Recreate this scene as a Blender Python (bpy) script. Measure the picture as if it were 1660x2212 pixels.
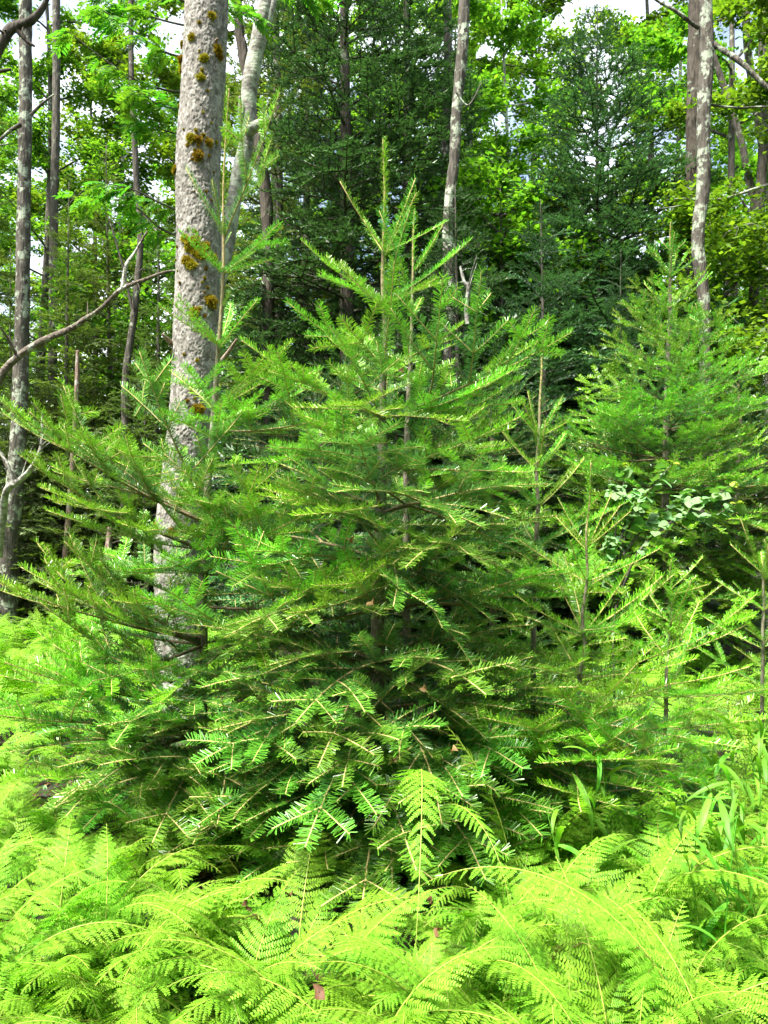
import bpy, math
import numpy as np
from mathutils import Matrix, Vector

for o in list(bpy.data.objects):
    bpy.data.objects.remove(o)
SC = bpy.context.scene
COL = SC.collection
R = math.radians

# ------------------------------------------------------------------ camera
F_PX, CX, CY, EYE = 1640.0, 830.0, 1106.0, 1.55      # focal length and centre in a 1660 x 2212 frame
cam_d = bpy.data.cameras.new('camera')
cam = bpy.data.objects.new('camera', cam_d)
COL.objects.link(cam)
cam.location = (0, 0, EYE)
cam.rotation_euler = (R(90), 0, 0)
cam_d.sensor_fit = 'VERTICAL'
cam_d.angle = 2 * math.atan(1106 / F_PX)
cam_d.clip_start = 0.05
cam_d.clip_end = 800
SC.camera = cam

# ------------------------------------------------------------------ sky, sun, exposure
SUN_EL, SUN_AZ = 62.0, 228.0     # azimuth clockwise from +Y: the sun stands behind the camera, to its left
w = bpy.data.worlds.new('World')
SC.world = w
w.use_nodes = True
nt = w.node_tree
bg = nt.nodes['Background']
sky = nt.nodes.new('ShaderNodeTexSky')
sky.sky_type = 'NISHITA'
sky.sun_disc = False
sky.sun_elevation = R(SUN_EL)
sky.sun_rotation = R(SUN_AZ)
sky.air_density = 1.0
sky.dust_density = 2.0
# broken bright cloud, the same all over the sky
tc = nt.nodes.new('ShaderNodeTexCoord')
cn = nt.nodes.new('ShaderNodeTexNoise'); cn.inputs['Scale'].default_value = 2.6; cn.inputs['Detail'].default_value = 6
cr = nt.nodes.new('ShaderNodeMapRange')
cr.inputs['From Min'].default_value = 0.45; cr.inputs['From Max'].default_value = 0.66
mx = nt.nodes.new('ShaderNodeMix'); mx.data_type = 'RGBA'
mx.inputs['B'].default_value = (9.5, 9.8, 10.2, 1)
nt.links.new(tc.outputs['Generated'], cn.inputs['Vector'])
nt.links.new(cn.outputs['Fac'], cr.inputs['Value'])
nt.links.new(cr.outputs['Result'], mx.inputs['Factor'])
nt.links.new(sky.outputs['Color'], mx.inputs['A'])
nt.links.new(mx.outputs['Result'], bg.inputs['Color'])
bg.inputs['Strength'].default_value = 0.092
sun_d = bpy.data.lights.new('sun', 'SUN')
sun_d.energy = 4.6
sun_d.angle = R(11)
sun_d.color = (1.0, 0.96, 0.88)
sun = bpy.data.objects.new('sun', sun_d)
COL.objects.link(sun)
_az, _el = R(SUN_AZ), R(SUN_EL)
_sd = Vector((math.sin(_az) * math.cos(_el), math.cos(_az) * math.cos(_el), math.sin(_el)))
sun.rotation_euler = _sd.to_track_quat('Z', 'Y').to_euler()
SC.view_settings.view_transform = 'Standard'
SC.view_settings.look = 'None'
SC.view_settings.gamma = 1
SC.view_settings.use_curve_mapping = False
SC.view_settings.exposure = 1.85
SC.render.engine = 'CYCLES'
SC.cycles.use_denoising = True
SC.cycles.denoiser = 'OPENIMAGEDENOISE'
SC.cycles.denoising_input_passes = 'RGB_ALBEDO_NORMAL'
SC.cycles.denoising_prefilter = 'ACCURATE'
SC.cycles.adaptive_threshold = 0.025
SC.cycles.max_bounces = 6
SC.cycles.diffuse_bounces = 3
SC.cycles.transmission_bounces = 5
SC.cycles.glossy_bounces = 2

# ------------------------------------------------------------------ small maths
def P(px, py, Y):
    """A point of the place at distance Y, from a bearing in the 1660 x 2212 frame."""
    return np.array([(px - CX) / F_PX * Y, Y, EYE - (py - CY) / F_PX * Y])

def nrm(v):
    v = np.asarray(v, float)
    return v / np.maximum(np.linalg.norm(v, axis=-1, keepdims=True), 1e-9)

def hsh(i, j, k, s=0):
    n = (i * 374761393 + j * 668265263 + k * 2147483647 + s * 974711) & 0xffffffff
    n = ((n ^ (n >> 13)) * 1274126177) & 0xffffffff
    return ((n ^ (n >> 16)) & 0xffff) / 65535.0

def vnoise(p, s=0):
    p = np.asarray(p, float)
    i = np.floor(p).astype(np.int64); f = p - i
    f = f * f * (3 - 2 * f)
    r = 0
    for a in (0, 1):
        for b in (0, 1):
            for c in (0, 1):
                wgt = (f[..., 0] if a else 1 - f[..., 0]) * (f[..., 1] if b else 1 - f[..., 1]) * (f[..., 2] if c else 1 - f[..., 2])
                r = r + wgt * hsh(i[..., 0] + a, i[..., 1] + b, i[..., 2] + c, s)
    return r

def cells(u, v, nu, s=0):
    """Scale-like cells wrapped in u: distances to the two nearest cell points and the cell's own random value."""
    iu = np.floor(u).astype(np.int64); iv = np.floor(v).astype(np.int64)
    d1 = np.full(u.shape, 9.0); d2 = np.full(u.shape, 9.0); cid = np.zeros(u.shape)
    for a in (-1, 0, 1):
        for b in (-1, 0, 1):
            cu = (iu + a) % nu; cv = iv + b
            x = iu + a + 0.15 + 0.7 * hsh(cu, cv, cu * 0 + 1, s); y = cv + 0.1 + 0.8 * hsh(cu, cv, cu * 0 + 2, s)
            d = np.hypot(u - x, v - y); r = hsh(cu, cv, cu * 0 + 3, s)
            near = d < d1
            d2 = np.where(near, d1, np.minimum(d2, d))
            cid = np.where(near, r, cid)
            d1 = np.where(near, d, d1)
    return d1, d2, cid

# ------------------------------------------------------------------ mesh helpers
class MB:
    """Collects vertices and faces (arrays) into one mesh; 'tone' and 'rnd' are per-vertex values for the material."""
    def __init__(self):
        self.v = []; self.q = []; self.t = []; self.tone = []; self.rnd = []; self.n = 0
    def add(self, V, Q=None, T=None, tone=0.0, rnd=0.0):
        V = np.asarray(V, float).reshape(-1, 3); k = len(V)
        self.v.append(V)
        if Q is not None and len(Q): self.q.append(np.asarray(Q, np.int64).reshape(-1, 4) + self.n)
        if T is not None and len(T): self.t.append(np.asarray(T, np.int64).reshape(-1, 3) + self.n)
        self.tone.append(np.broadcast_to(np.asarray(tone, float), (k,)).copy())
        self.rnd.append(np.broadcast_to(np.asarray(rnd, float), (k,)).copy())
        self.n += k
    def merge(self, other, M=None, tone=None):
        V, Q, T, to, rn = other.arrays()
        if M is not None: V = V @ M[:3, :3].T + M[:3, 3]
        self.add(V, Q, T, to if tone is None else tone, rn)
    def arrays(self):
        V = np.concatenate(self.v) if self.v else np.zeros((0, 3))
        Q = np.concatenate(self.q) if self.q else np.zeros((0, 4), np.int64)
        T = np.concatenate(self.t) if self.t else np.zeros((0, 3), np.int64)
        return V, Q, T, (np.concatenate(self.tone) if self.tone else np.zeros(0)), (np.concatenate(self.rnd) if self.rnd else np.zeros(0))
    def mesh(self, name, mat, smooth=False):
        V, Q, T, to, rn = self.arrays()
        m = bpy.data.meshes.new(name)
        m.vertices.add(len(V)); m.vertices.foreach_set('co', V.astype(np.float32).ravel())
        nl = Q.size + T.size
        m.loops.add(nl); m.loops.foreach_set('vertex_index', np.concatenate([Q.ravel(), T.ravel()]).astype(np.int32))
        m.polygons.add(len(Q) + len(T))
        st = np.concatenate([np.arange(len(Q)) * 4, Q.size + np.arange(len(T)) * 3]).astype(np.int32)
        m.polygons.foreach_set('loop_start', st)
        if smooth: m.polygons.foreach_set('use_smooth', np.ones(len(Q) + len(T), bool))
        m.update(calc_edges=True)
        for nm, arr in (('tone', to), ('rnd', rn)):
            a = m.attributes.new(nm, 'FLOAT', 'POINT'); a.data.foreach_set('value', arr.astype(np.float32))
        m.materials.append(mat)
        return m

def obj(name, mesh, parent=None, loc=None):
    o = bpy.data.objects.new(name, mesh); COL.objects.link(o)
    if name in ('needles', 'crown', 'limbs', 'dead_twigs'): o['kind'] = 'stuff'      # too fine to pick apart
    if parent is not None: o.parent = parent
    if loc is not None: o.location = loc
    return o

def tag(o, label, cat, group=None, kind=None):
    o['label'] = label; o['category'] = cat
    if group: o['group'] = group
    if kind: o['kind'] = kind
    return o

def thing(name, label, cat, loc=(0, 0, 0), rz=0.0, group=None):
    o = bpy.data.objects.new(name, None); COL.objects.link(o)
    o.empty_display_size = 0.1
    o.location = loc; o.rotation_euler = (0, 0, rz)
    return tag(o, label, cat, group)

def resample(pts, rad, n):
    """Smooth (Catmull-Rom) path through pts with n points, radii along."""
    pts = np.asarray(pts, float); rad = np.asarray(rad, float)
    m = len(pts)
    t = np.linspace(0, m - 1, n)
    i = np.clip(np.floor(t).astype(int), 0, m - 2); f = (t - i)[:, None]
    g = lambda k: pts[np.clip(k, 0, m - 1)]
    p0, p1, p2, p3 = g(i - 1), g(i), g(i + 1), g(i + 2)
    out = 0.5 * (2 * p1 + (p2 - p0) * f + (2 * p0 - 5 * p1 + 4 * p2 - p3) * f ** 2 + (3 * p1 - p0 - 3 * p2 + p3) * f ** 3)
    return out, np.interp(t, np.arange(m), rad)

def frames(path):
    d = nrm(np.gradient(path, axis=0))
    ref = np.array([1.0, 0, 0]) if abs(d[0][0]) < 0.8 else np.array([0, 0, 1.0])
    U = np.zeros_like(d)
    u = nrm(ref - d[0] * (ref @ d[0]))
    for k in range(len(d)):
        u = nrm(u - d[k] * (u @ d[k])); U[k] = u
    return d, U, np.cross(d, U)

def tube(mb, path, rad, sides=6, tone=0.0, rnd=0.0, cap=True, rough=0.0, seed=0, disp=None):
    path = np.asarray(path, float); n = len(path)
    rad = np.broadcast_to(np.asarray(rad, float), (n,))
    d, U, W = frames(path)
    a = np.linspace(0, 2 * np.pi, sides, endpoint=False)
    rr = np.repeat(rad[:, None], sides, 1)
    dirs = U[:, None] * np.cos(a)[None, :, None] + W[:, None] * np.sin(a)[None, :, None]
    if rough:
        q = path[:, None] * 9.0 + dirs * 1.7
        rr = rr * (1 + rough * (vnoise(q, seed) - 0.5) * 2)
    if disp is not None: rr = rr + disp
    V = path[:, None] + dirs * rr[..., None]
    i = np.arange(n - 1)[:, None] * sides; j = np.arange(sides)[None]; jn = (j + 1) % sides
    Q = np.stack([i + j, i + jn, i + sides + jn, i + sides + j], -1).reshape(-1, 4)
    V = V.reshape(-1, 3); T = None
    if cap:
        V = np.concatenate([V, path[-1:] + d[-1:] * rad[-1] * 0.6])
        T = np.stack([(n - 1) * sides + np.arange(sides), (n - 1) * sides + (np.arange(sides) + 1) % sides, np.full(sides, n * sides)], -1)
    if np.ndim(tone): tone = np.concatenate([np.repeat(tone, sides), [tone[-1]] if cap else []])
    mb.add(V, Q, T, tone, rnd)

# ------------------------------------------------------------------ materials
def newmat(name):
    m = bpy.data.materials.new(name); m.use_nodes = True
    n = m.node_tree.nodes; n.clear()
    out = n.new('ShaderNodeOutputMaterial')
    return m, m.node_tree, out

def node(nt, typ, **kw):
    x = nt.nodes.new(typ)
    for k, v in kw.items():
        if k.startswith('_'): setattr(x, k[1:], v)
        else:
            x.inputs[k.replace('__', ' ')].default_value = v
    return x

def mixc(nt, fac, a, b, blend='MIX'):
    x = nt.nodes.new('ShaderNodeMix'); x.data_type = 'RGBA'; x.blend_type = blend
    for nm, v in (('Factor', fac), ('A', a), ('B', b)):
        if hasattr(v, 'is_output'): nt.links.new(v, x.inputs[nm])
        else: x.inputs[nm].default_value = v if nm == 'Factor' else (*v, 1) if len(v) == 3 else v
    return x.outputs['Result']

def leafmat(name, old, new, under=None, under_new=None, transl=0.3, rough=0.42, spec=0.5, hue=0.02, val=0.35, tcol=None):
    """Foliage: 'tone' runs from old to new growth, 'rnd' and the object's own random vary it; the underside may be paler."""
    m, nt, out = newmat(name); L = nt.links.new
    at = node(nt, 'ShaderNodeAttribute', _attribute_name='tone'); ar = node(nt, 'ShaderNodeAttribute', _attribute_name='rnd')
    oi = nt.nodes.new('ShaderNodeObjectInfo')
    c = mixc(nt, at.outputs['Fac'], old, new)
    if under:
        ge = nt.nodes.new('ShaderNodeNewGeometry')
        c = mixc(nt, ge.outputs['Backfacing'], c, mixc(nt, at.outputs['Fac'], under, under_new) if under_new else under)
    hsv = nt.nodes.new('ShaderNodeHueSaturation')
    def rng(src, lo, hi):
        r = nt.nodes.new('ShaderNodeMapRange'); r.inputs['To Min'].default_value = lo; r.inputs['To Max'].default_value = hi
        L(src, r.inputs['Value']); return r.outputs['Result']
    L(rng(oi.outputs['Random'], 0.5 - hue, 0.5 + hue), hsv.inputs['Hue'])
    ad = node(nt, 'ShaderNodeMath', _operation='MULTIPLY')
    L(rng(ar.outputs['Fac'], 1 - val, 1 + val), ad.inputs[0]); L(rng(oi.outputs['Random'], 1 - val * 0.5, 1 + val * 0.5), ad.inputs[1])
    L(ad.outputs[0], hsv.inputs['Value']); L(c, hsv.inputs['Color'])
    b = node(nt, 'ShaderNodeBsdfPrincipled', Roughness=rough)
    b.inputs['Specular IOR Level'].default_value = spec
    L(hsv.outputs['Color'], b.inputs['Base Color'])
    t = nt.nodes.new('ShaderNodeBsdfTranslucent')
    L(mixc(nt, 1.0, hsv.outputs['Color'], tcol or (1.5, 1.45, 0.6), 'MULTIPLY'), t.inputs['Color'])
    ms = node(nt, 'ShaderNodeMixShader', Fac=transl)
    L(b.outputs[0], ms.inputs[1]); L(t.outputs[0], ms.inputs[2]); L(ms.outputs[0], out.inputs['Surface'])
    return m

def barkmat(name, dark, light, lichen=None, lich_amt=0.5, scale=(14, 14, 3.5), bump=0.6, lscale=5.0, tonecol=None, rough=0.9):
    m, nt, out = newmat(name); L = nt.links.new
    tc = nt.nodes.new('ShaderNodeTexCoord'); mp = node(nt, 'ShaderNodeMapping', Scale=scale)
    L(tc.outputs['Object'], mp.inputs['Vector'])
    n1 = node(nt, 'ShaderNodeTexNoise', Scale=1.6, Detail=8.0, Roughness=0.68); L(mp.outputs[0], n1.inputs['Vector'])
    vo = node(nt, 'ShaderNodeTexVoronoi', Scale=2.6); L(mp.outputs[0], vo.inputs['Vector'])
    r = node(nt, 'ShaderNodeMapRange', **{'From__Min': 0.34, 'From__Max': 0.66}); L(n1.outputs['Fac'], r.inputs['Value'])
    c = mixc(nt, r.outputs['Result'], dark, light)
    bw = nt.nodes.new('ShaderNodeRGBToBW'); L(vo.outputs['Color'], bw.inputs[0])
    c = mixc(nt, 0.35, c, bw.outputs[0], 'SOFT_LIGHT')
    if tonecol:
        at = node(nt, 'ShaderNodeAttribute', _attribute_name='tone'); c = mixc(nt, at.outputs['Fac'], c, tonecol)
    if lichen:
        n2 = node(nt, 'ShaderNodeTexNoise', Scale=lscale, Detail=7.0, Roughness=0.7); L(tc.outputs['Object'], n2.inputs['Vector'])
        r2 = node(nt, 'ShaderNodeMapRange', **{'From__Min': 0.66 - 0.3 * lich_amt, 'From__Max': 0.72 - 0.3 * lich_amt}); L(n2.outputs['Fac'], r2.inputs['Value'])
        n3 = node(nt, 'ShaderNodeTexNoise', Scale=70.0, Detail=3.0); L(tc.outputs['Object'], n3.inputs['Vector'])
        lc = mixc(nt, n3.outputs['Fac'], tuple(x * 0.62 for x in lichen), tuple(min(1, x * 1.3) for x in lichen))
        c = mixc(nt, r2.outputs['Result'], c, lc)
    b = node(nt, 'ShaderNodeBsdfPrincipled', Roughness=rough); b.inputs['Specular IOR Level'].default_value = 0.2
    L(c, b.inputs['Base Color'])
    if bump:
        ad = node(nt, 'ShaderNodeMath', _operation='ADD'); L(n1.outputs['Fac'], ad.inputs[0]); L(vo.outputs['Distance'], ad.inputs[1])
        bp = node(nt, 'ShaderNodeBump', Strength=bump, Distance=0.012); L(ad.outputs[0], bp.inputs['Height']); L(bp.outputs[0], b.inputs['Normal'])
    L(b.outputs[0], out.inputs['Surface'])
    return m

M = {}
M['needle'] = leafmat('fir_needles', (0.018, 0.102, 0.032), (0.185, 0.450, 0.016), under=(0.070, 0.185, 0.105), under_new=(0.165, 0.40, 0.05), transl=0.25, rough=0.33, spec=0.6)
M['needle_dim'] = leafmat('tall_and_shaded_fir_needles', (0.020, 0.080, 0.030), (0.050, 0.150, 0.028), under=(0.04, 0.11, 0.050), transl=0.3, rough=0.45)  # dark conifers, and young firs whose shade is put into the colour
M['needle_olive'] = leafmat('spruce_needles', (0.080, 0.145, 0.030), (0.130, 0.215, 0.045), transl=0.3, rough=0.5)
M['fern'] = leafmat('fern_green', (0.048, 0.215, 0.005), (0.190, 0.430, 0.015), under=(0.20, 0.42, 0.03), transl=0.36, rough=0.55, spec=0.22, hue=0.012, val=0.36)
M['leaf'] = leafmat('hardwood_leaf', (0.064, 0.180, 0.014), (0.165, 0.310, 0.026), transl=0.5, rough=0.45, hue=0.02, val=0.4)
M['rowan'] = leafmat('rowan_leaf', (0.06, 0.20, 0.020), (0.12, 0.32, 0.025), transl=0.45, rough=0.42)
M['shrub'] = leafmat('shrub_leaf', (0.10, 0.27, 0.055), (0.17, 0.36, 0.095), under=(0.19, 0.34, 0.14), transl=0.3, rough=0.55, spec=0.2)
M['shrub_new'] = leafmat('shrub_new_leaf', (0.26, 0.38, 0.03), (0.34, 0.42, 0.04), transl=0.3)
M['blade'] = leafmat('broad_grass', (0.085, 0.27, 0.02), (0.16, 0.38, 0.03), transl=0.38, rough=0.5, spec=0.3)
M['moss'] = leafmat('orange_moss', (0.12, 0.095, 0.006), (0.40, 0.31, 0.016), transl=0.15, rough=0.8, spec=0.1, hue=0.03)
M['dead'] = leafmat('dead_leaf', (0.12, 0.062, 0.025), (0.21, 0.115, 0.045), transl=0.2, rough=0.7, tcol=(1.2, 1.0, 0.8))
M['twig'] = barkmat('fir_twig', (0.10, 0.075, 0.045), (0.20, 0.155, 0.09), tonecol=(0.46, 0.37, 0.15), scale=(40, 40, 40), bump=0.2, rough=0.7)
M['stem'] = barkmat('fir_sapling_bark', (0.10, 0.085, 0.06), (0.25, 0.22, 0.165), lichen=(0.33, 0.35, 0.27), lich_amt=0.25, tonecol=(0.30, 0.24, 0.10), scale=(30, 30, 12), bump=0.4, lscale=12)
M['big'] = barkmat('flaky_spruce_bark', (0.165, 0.152, 0.132), (0.360, 0.340, 0.305), lichen=(0.40, 0.41, 0.35), lich_amt=0.24, scale=(16, 16, 7), bump=0.5, lscale=7, tonecol=(0.055, 0.045, 0.036))
M['pale'] = barkmat('pale_lichen_bark', (0.13, 0.12, 0.105), (0.34, 0.33, 0.29), lichen=(0.42, 0.45, 0.36), lich_amt=0.5, scale=(9, 9, 14), bump=0.4)
M['bark'] = barkmat('grey_brown_bark', (0.052, 0.045, 0.036), (0.138, 0.124, 0.102), lichen=(0.36, 0.40, 0.29), lich_amt=0.26, bump=0.7)
M['lichen'] = barkmat('lichen_crusted_bark', (0.045, 0.039, 0.031), (0.130, 0.117, 0.096), lichen=(0.33, 0.37, 0.28), lich_amt=0.46, bump=0.9, lscale=8)
M['darkbark'] = barkmat('dark_bark', (0.035, 0.029, 0.022), (0.095, 0.080, 0.063), lichen=(0.25, 0.28, 0.21), lich_amt=0.15, bump=0.7)
M['reddead'] = barkmat('weathered_dead_wood', (0.14, 0.085, 0.06), (0.33, 0.25, 0.20), lichen=(0.42, 0.42, 0.37), lich_amt=0.4, bump=0.5, scale=(22, 22, 4))
M['bough'] = barkmat('dead_bough_bark', (0.07, 0.055, 0.042), (0.18, 0.15, 0.12), lichen=(0.40, 0.40, 0.34), lich_amt=0.38, bump=0.6, scale=(16, 16, 16), lscale=4)
M['rachis'] = leafmat('frond_stalk', (0.33, 0.35, 0.06), (0.33, 0.38, 0.07), transl=0.05, rough=0.5, val=0.2)

def groundmat():
    m, nt, out = newmat('forest_floor'); L = nt.links.new
    tc = nt.nodes.new('ShaderNodeTexCoord')
    n1 = node(nt, 'ShaderNodeTexNoise', Scale=1.3, Detail=8.0, Roughness=0.7); L(tc.outputs['Object'], n1.inputs['Vector'])
    n2 = node(nt, 'ShaderNodeTexNoise', Scale=34.0, Detail=6.0, Roughness=0.75); L(tc.outputs['Object'], n2.inputs['Vector'])
    vo = node(nt, 'ShaderNodeTexVoronoi', Scale=26.0); L(tc.outputs['Object'], vo.inputs['Vector'])
    c = mixc(nt, n2.outputs['Fac'], (0.016, 0.011, 0.007), (0.070, 0.046, 0.026))
    c = mixc(nt, 0.4, c, vo.outputs['Color'], 'SOFT_LIGHT')
    r = node(nt, 'ShaderNodeMapRange', **{'From__Min': 0.48, 'From__Max': 0.62}); L(n1.outputs['Fac'], r.inputs['Value'])
    c = mixc(nt, r.outputs['Result'], c, (0.035, 0.075, 0.014))
    b = node(nt, 'ShaderNodeBsdfPrincipled', Roughness=0.95); L(c, b.inputs['Base Color'])
    ad = node(nt, 'ShaderNodeMath', _operation='ADD'); L(n2.outputs['Fac'], ad.inputs[0]); L(vo.outputs['Distance'], ad.inputs[1])
    bp = node(nt, 'ShaderNodeBump', Strength=0.8, Distance=0.03); L(ad.outputs[0], bp.inputs['Height']); L(bp.outputs[0], b.inputs['Normal'])
    L(b.outputs[0], out.inputs['Surface'])
    return m

# ------------------------------------------------------------------ ground
def gz(x, y):
    x = np.asarray(x, float); y = np.asarray(y, float)
    return (vnoise(np.stack([x * 0.7, y * 0.7, x * 0], -1), 5) - 0.5) * 0.10

def make_ground():
    ring = np.concatenate([np.linspace(0, 14, 57), np.geomspace(15, 420, 30)])
    na = 120
    a = np.linspace(0, 2 * np.pi, na, endpoint=False)
    X = ring[:, None] * np.cos(a); Y = 5 + ring[:, None] * np.sin(a)
    Z = gz(X, Y)
    V = np.stack([X, Y, Z], -1).reshape(-1, 3)
    i = np.arange(len(ring) - 1)[:, None] * na; j = np.arange(na)[None]; jn = (j + 1) % na
    Q = np.stack([i + j, i + na + j, i + na + jn, i + jn], -1).reshape(-1, 4)
    mb = MB(); mb.add(V, Q)
    o = obj('forest_floor', mb.mesh('forest_floor', groundmat(), True)); o['kind'] = 'structure'
    o['label'] = 'brown leaf litter and needle covered forest floor'
make_ground()

# ------------------------------------------------------------------ fir sprays
def grow(rng, p, d, up, age, L, order, maxord, curl, out, rad0):
    """One fir axis: 'age' yearly shoots, a pair of side shoots at each yearly node, flat spray in the plane across 'up'."""
    for k in range(age):
        rest = age - 1 - k
        seg = L * rng.uniform(0.82, 1.15) * (0.9 ** k if order == 0 else 1)
        pts = [p.copy()]
        for _ in range(3):
            side = np.cross(up, d)
            d = nrm(d + up * (curl / (3 * max(age, 2)) + rng.normal(0, 0.015)) + side * rng.normal(0, 0.03))
            up = nrm(up - d * (up @ d))
            p = p + d * seg / 3
            pts.append(p.copy())
        out.append((np.array(pts), up.copy(), rest, order))
        if rest >= 1 and order < maxord:
            for s in (-1, 1):
                if rng.random() < (0.05 if order == 0 else 0.26): continue
                ang = R(rng.uniform(42, 60))
                side = np.cross(up, d) * s
                dd = nrm(d * math.cos(ang) + side * math.sin(ang) + up * rng.normal(0.14, 0.20))
                ag = max(1, rest - (1 if (order == 0 and rest > 4) else 0) - (1 if rng.random() < 0.22 else 0))
                grow(rng, p.copy(), dd, nrm(up - dd * (up @ dd)), ag, L * rng.uniform(0.60, 0.78), order + 1, maxord, curl * 0.6, out, rad0)
        if order == 0 and rest >= 1 and rng.random() < 0.5:      # a small shoot between two nodes
            s = rng.choice((-1, 1)); side = np.cross(up, d) * s
            dd = nrm(d * 0.7 + side * 0.7)
            grow(rng, pts[2].copy(), dd, nrm(up - dd * (up @ dd)), min(rest, 2), L * 0.42, 2, 2, 0, out, rad0)

def needles(mb, pts, up, dens, nl, nw, rng, tone, radial=False, comb=False, quad=True, tipfan=True):
    n0 = len(pts)
    L = np.linalg.norm(np.diff(pts, axis=0), axis=1).sum()
    n = max(4, int(L * dens))
    t = (np.arange(n) + rng.random(n)) / n
    x = t * (n0 - 1); i = np.clip(x.astype(int), 0, n0 - 2); f = (x - i)[:, None]
    pos = pts[i] * (1 - f) + pts[i + 1] * f
    d = nrm(pts[i + 1] - pts[i])
    u = nrm(up[None] - d * (d @ up)[:, None]); s = np.cross(d, u)
    if radial:
        ph = rng.uniform(0, 2 * np.pi, n)
        lat = s * np.cos(ph)[:, None] + u * np.sin(ph)[:, None]
        flat = d; a = R(62) + rng.normal(0, 0.15, n)
    else:
        sg = np.where(rng.random(n) < 0.5, -1.0, 1.0)
        layer = rng.random(n) < (0.10 if comb else 0.32)
        e = np.where(layer, rng.normal(0.80, 0.25, n), rng.normal(0.16, 0.16, n))
        lat = s * (sg * np.cos(e))[:, None] + u * np.sin(e)[:, None]
        flat = u * np.cos(e)[:, None] - s * (sg * np.sin(e))[:, None]
        a = np.where(layer, R(58), R(70)) + rng.normal(0, 0.13, n)
    if tipfan: a = a * np.where(t > 0.88, 1 - (t - 0.88) / 0.12 * 0.55, 1)
    dn = d * np.cos(a)[:, None] + lat * np.sin(a)[:, None]
    ln = nl * rng.uniform(0.8, 1.12, n) * np.minimum(1, 0.72 + 1.6 * np.minimum(t, 1.05 - t))
    flat = nrm(flat + rng.normal(0, 0.22, (n, 3)))
    wv = nrm(np.cross(dn, flat)) * (nw * 0.5)
    tip = pos + dn * ln[:, None] + flat * (ln * rng.normal(0.05, 0.10, n))[:, None]
    if quad:
        V = np.stack([pos - wv * 0.7, tip - wv * 0.75, tip + wv * 0.75, pos + wv * 0.7], 1).reshape(-1, 3)
        Q = np.arange(n * 4).reshape(-1, 4)[:, ::-1]
        mb.add(V, Q, None, np.repeat(np.clip(tone + rng.normal(0, 0.08, n), 0, 1), 4), np.repeat(rng.random(n), 4))
    else:
        V = np.stack([pos - wv, pos + wv, tip], 1).reshape(-1, 3)
        mb.add(V, None, np.arange(n * 3).reshape(-1, 3), np.repeat(np.clip(tone + rng.normal(0, 0.08, n), 0, 1), 3), np.repeat(rng.random(n), 3))

TONE = {0: 1.0, 1: 0.50, 2: 0.22, 3: 0.08, 4: 0.0, 5: 0.0, 6: 0.0}

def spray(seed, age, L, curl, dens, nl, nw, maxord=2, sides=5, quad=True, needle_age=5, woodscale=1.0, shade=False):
    """A fir branch lying along +X with its base at the origin and its tip on the X axis: (wood, needles, length)."""
    rng = np.random.default_rng(seed)
    out = []; age = max(1, age)
    grow(rng, np.zeros(3), np.array([1.0, 0, 0]), np.array([0, 0, 1.0]), age, L, 0, maxord, curl, out, 0)
    main = [s for s in out if s[3] == 0]
    tip = main[-1][0][-1]
    ln = np.linalg.norm(tip)
    ex = tip / ln; ey = nrm(np.cross([0, 0, 1.0], ex)); ez = np.cross(ex, ey)
    Rm = np.stack([ex, ey, ez])
    wood, nd = MB(), MB()
    for pts, up, rest, order in out:
        pts = pts @ Rm.T; up = Rm @ up
        r = (0.0016 + 0.0010 * rest ** 1.25) * woodscale
        r1 = (0.0016 + 0.0010 * max(rest - 1, 0) ** 1.25) * woodscale
        tube(wood, pts, np.linspace(r, r1, 4), sides if order == 0 else 3, tone={0: 1.0, 1: 0.8, 2: 0.45, 3: 0.2}.get(rest, 0.0), cap=(rest == 0))
        if rest <= needle_age:
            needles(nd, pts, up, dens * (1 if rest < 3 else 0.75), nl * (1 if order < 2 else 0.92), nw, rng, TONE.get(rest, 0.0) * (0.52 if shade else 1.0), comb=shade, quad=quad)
    return wood, nd, ln

BR = {}          # (age, droop) -> list of (wood mesh, needle mesh, length)
def branch_bank():
    seed = 100
    for age in range(0, 6):
        for kind, curl in (('up', 0.28), ('flat', 0.0), ('down', -0.55)):
            k = []
            for v in range(3):
                seed += 1
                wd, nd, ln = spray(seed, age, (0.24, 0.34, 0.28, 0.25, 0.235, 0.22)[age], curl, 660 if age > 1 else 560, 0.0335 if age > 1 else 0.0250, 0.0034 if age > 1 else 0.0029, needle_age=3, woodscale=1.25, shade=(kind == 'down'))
                k.append((wd.mesh('branch', M['twig'], True), nd.mesh('needles', M['needle']), ln))
            BR[(age, kind)] = k
branch_bank()

BRD = {}  # same coarse branches with darkened needles: shade painted into the young firs behind
BRM = {}         # coarser branches for young firs further back
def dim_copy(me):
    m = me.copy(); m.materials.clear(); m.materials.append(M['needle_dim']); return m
def branch_bank_mid():
    seed = 300
    for age in range(1, 7):
        for kind, curl in (('up', 0.25), ('down', -0.45)):
            k = []
            for v in range(2):
                seed += 1
                wd, nd, ln = spray(seed, age, 0.215 if age > 1 else 0.26, curl, 340, 0.031, 0.0060, sides=4, needle_age=4)
                k.append((wd.mesh('branch', M['twig'], True), nd.mesh('needles', M['needle']), ln))
            BRM[(age, kind)] = k
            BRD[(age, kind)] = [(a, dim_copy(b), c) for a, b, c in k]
branch_bank_mid()

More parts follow.
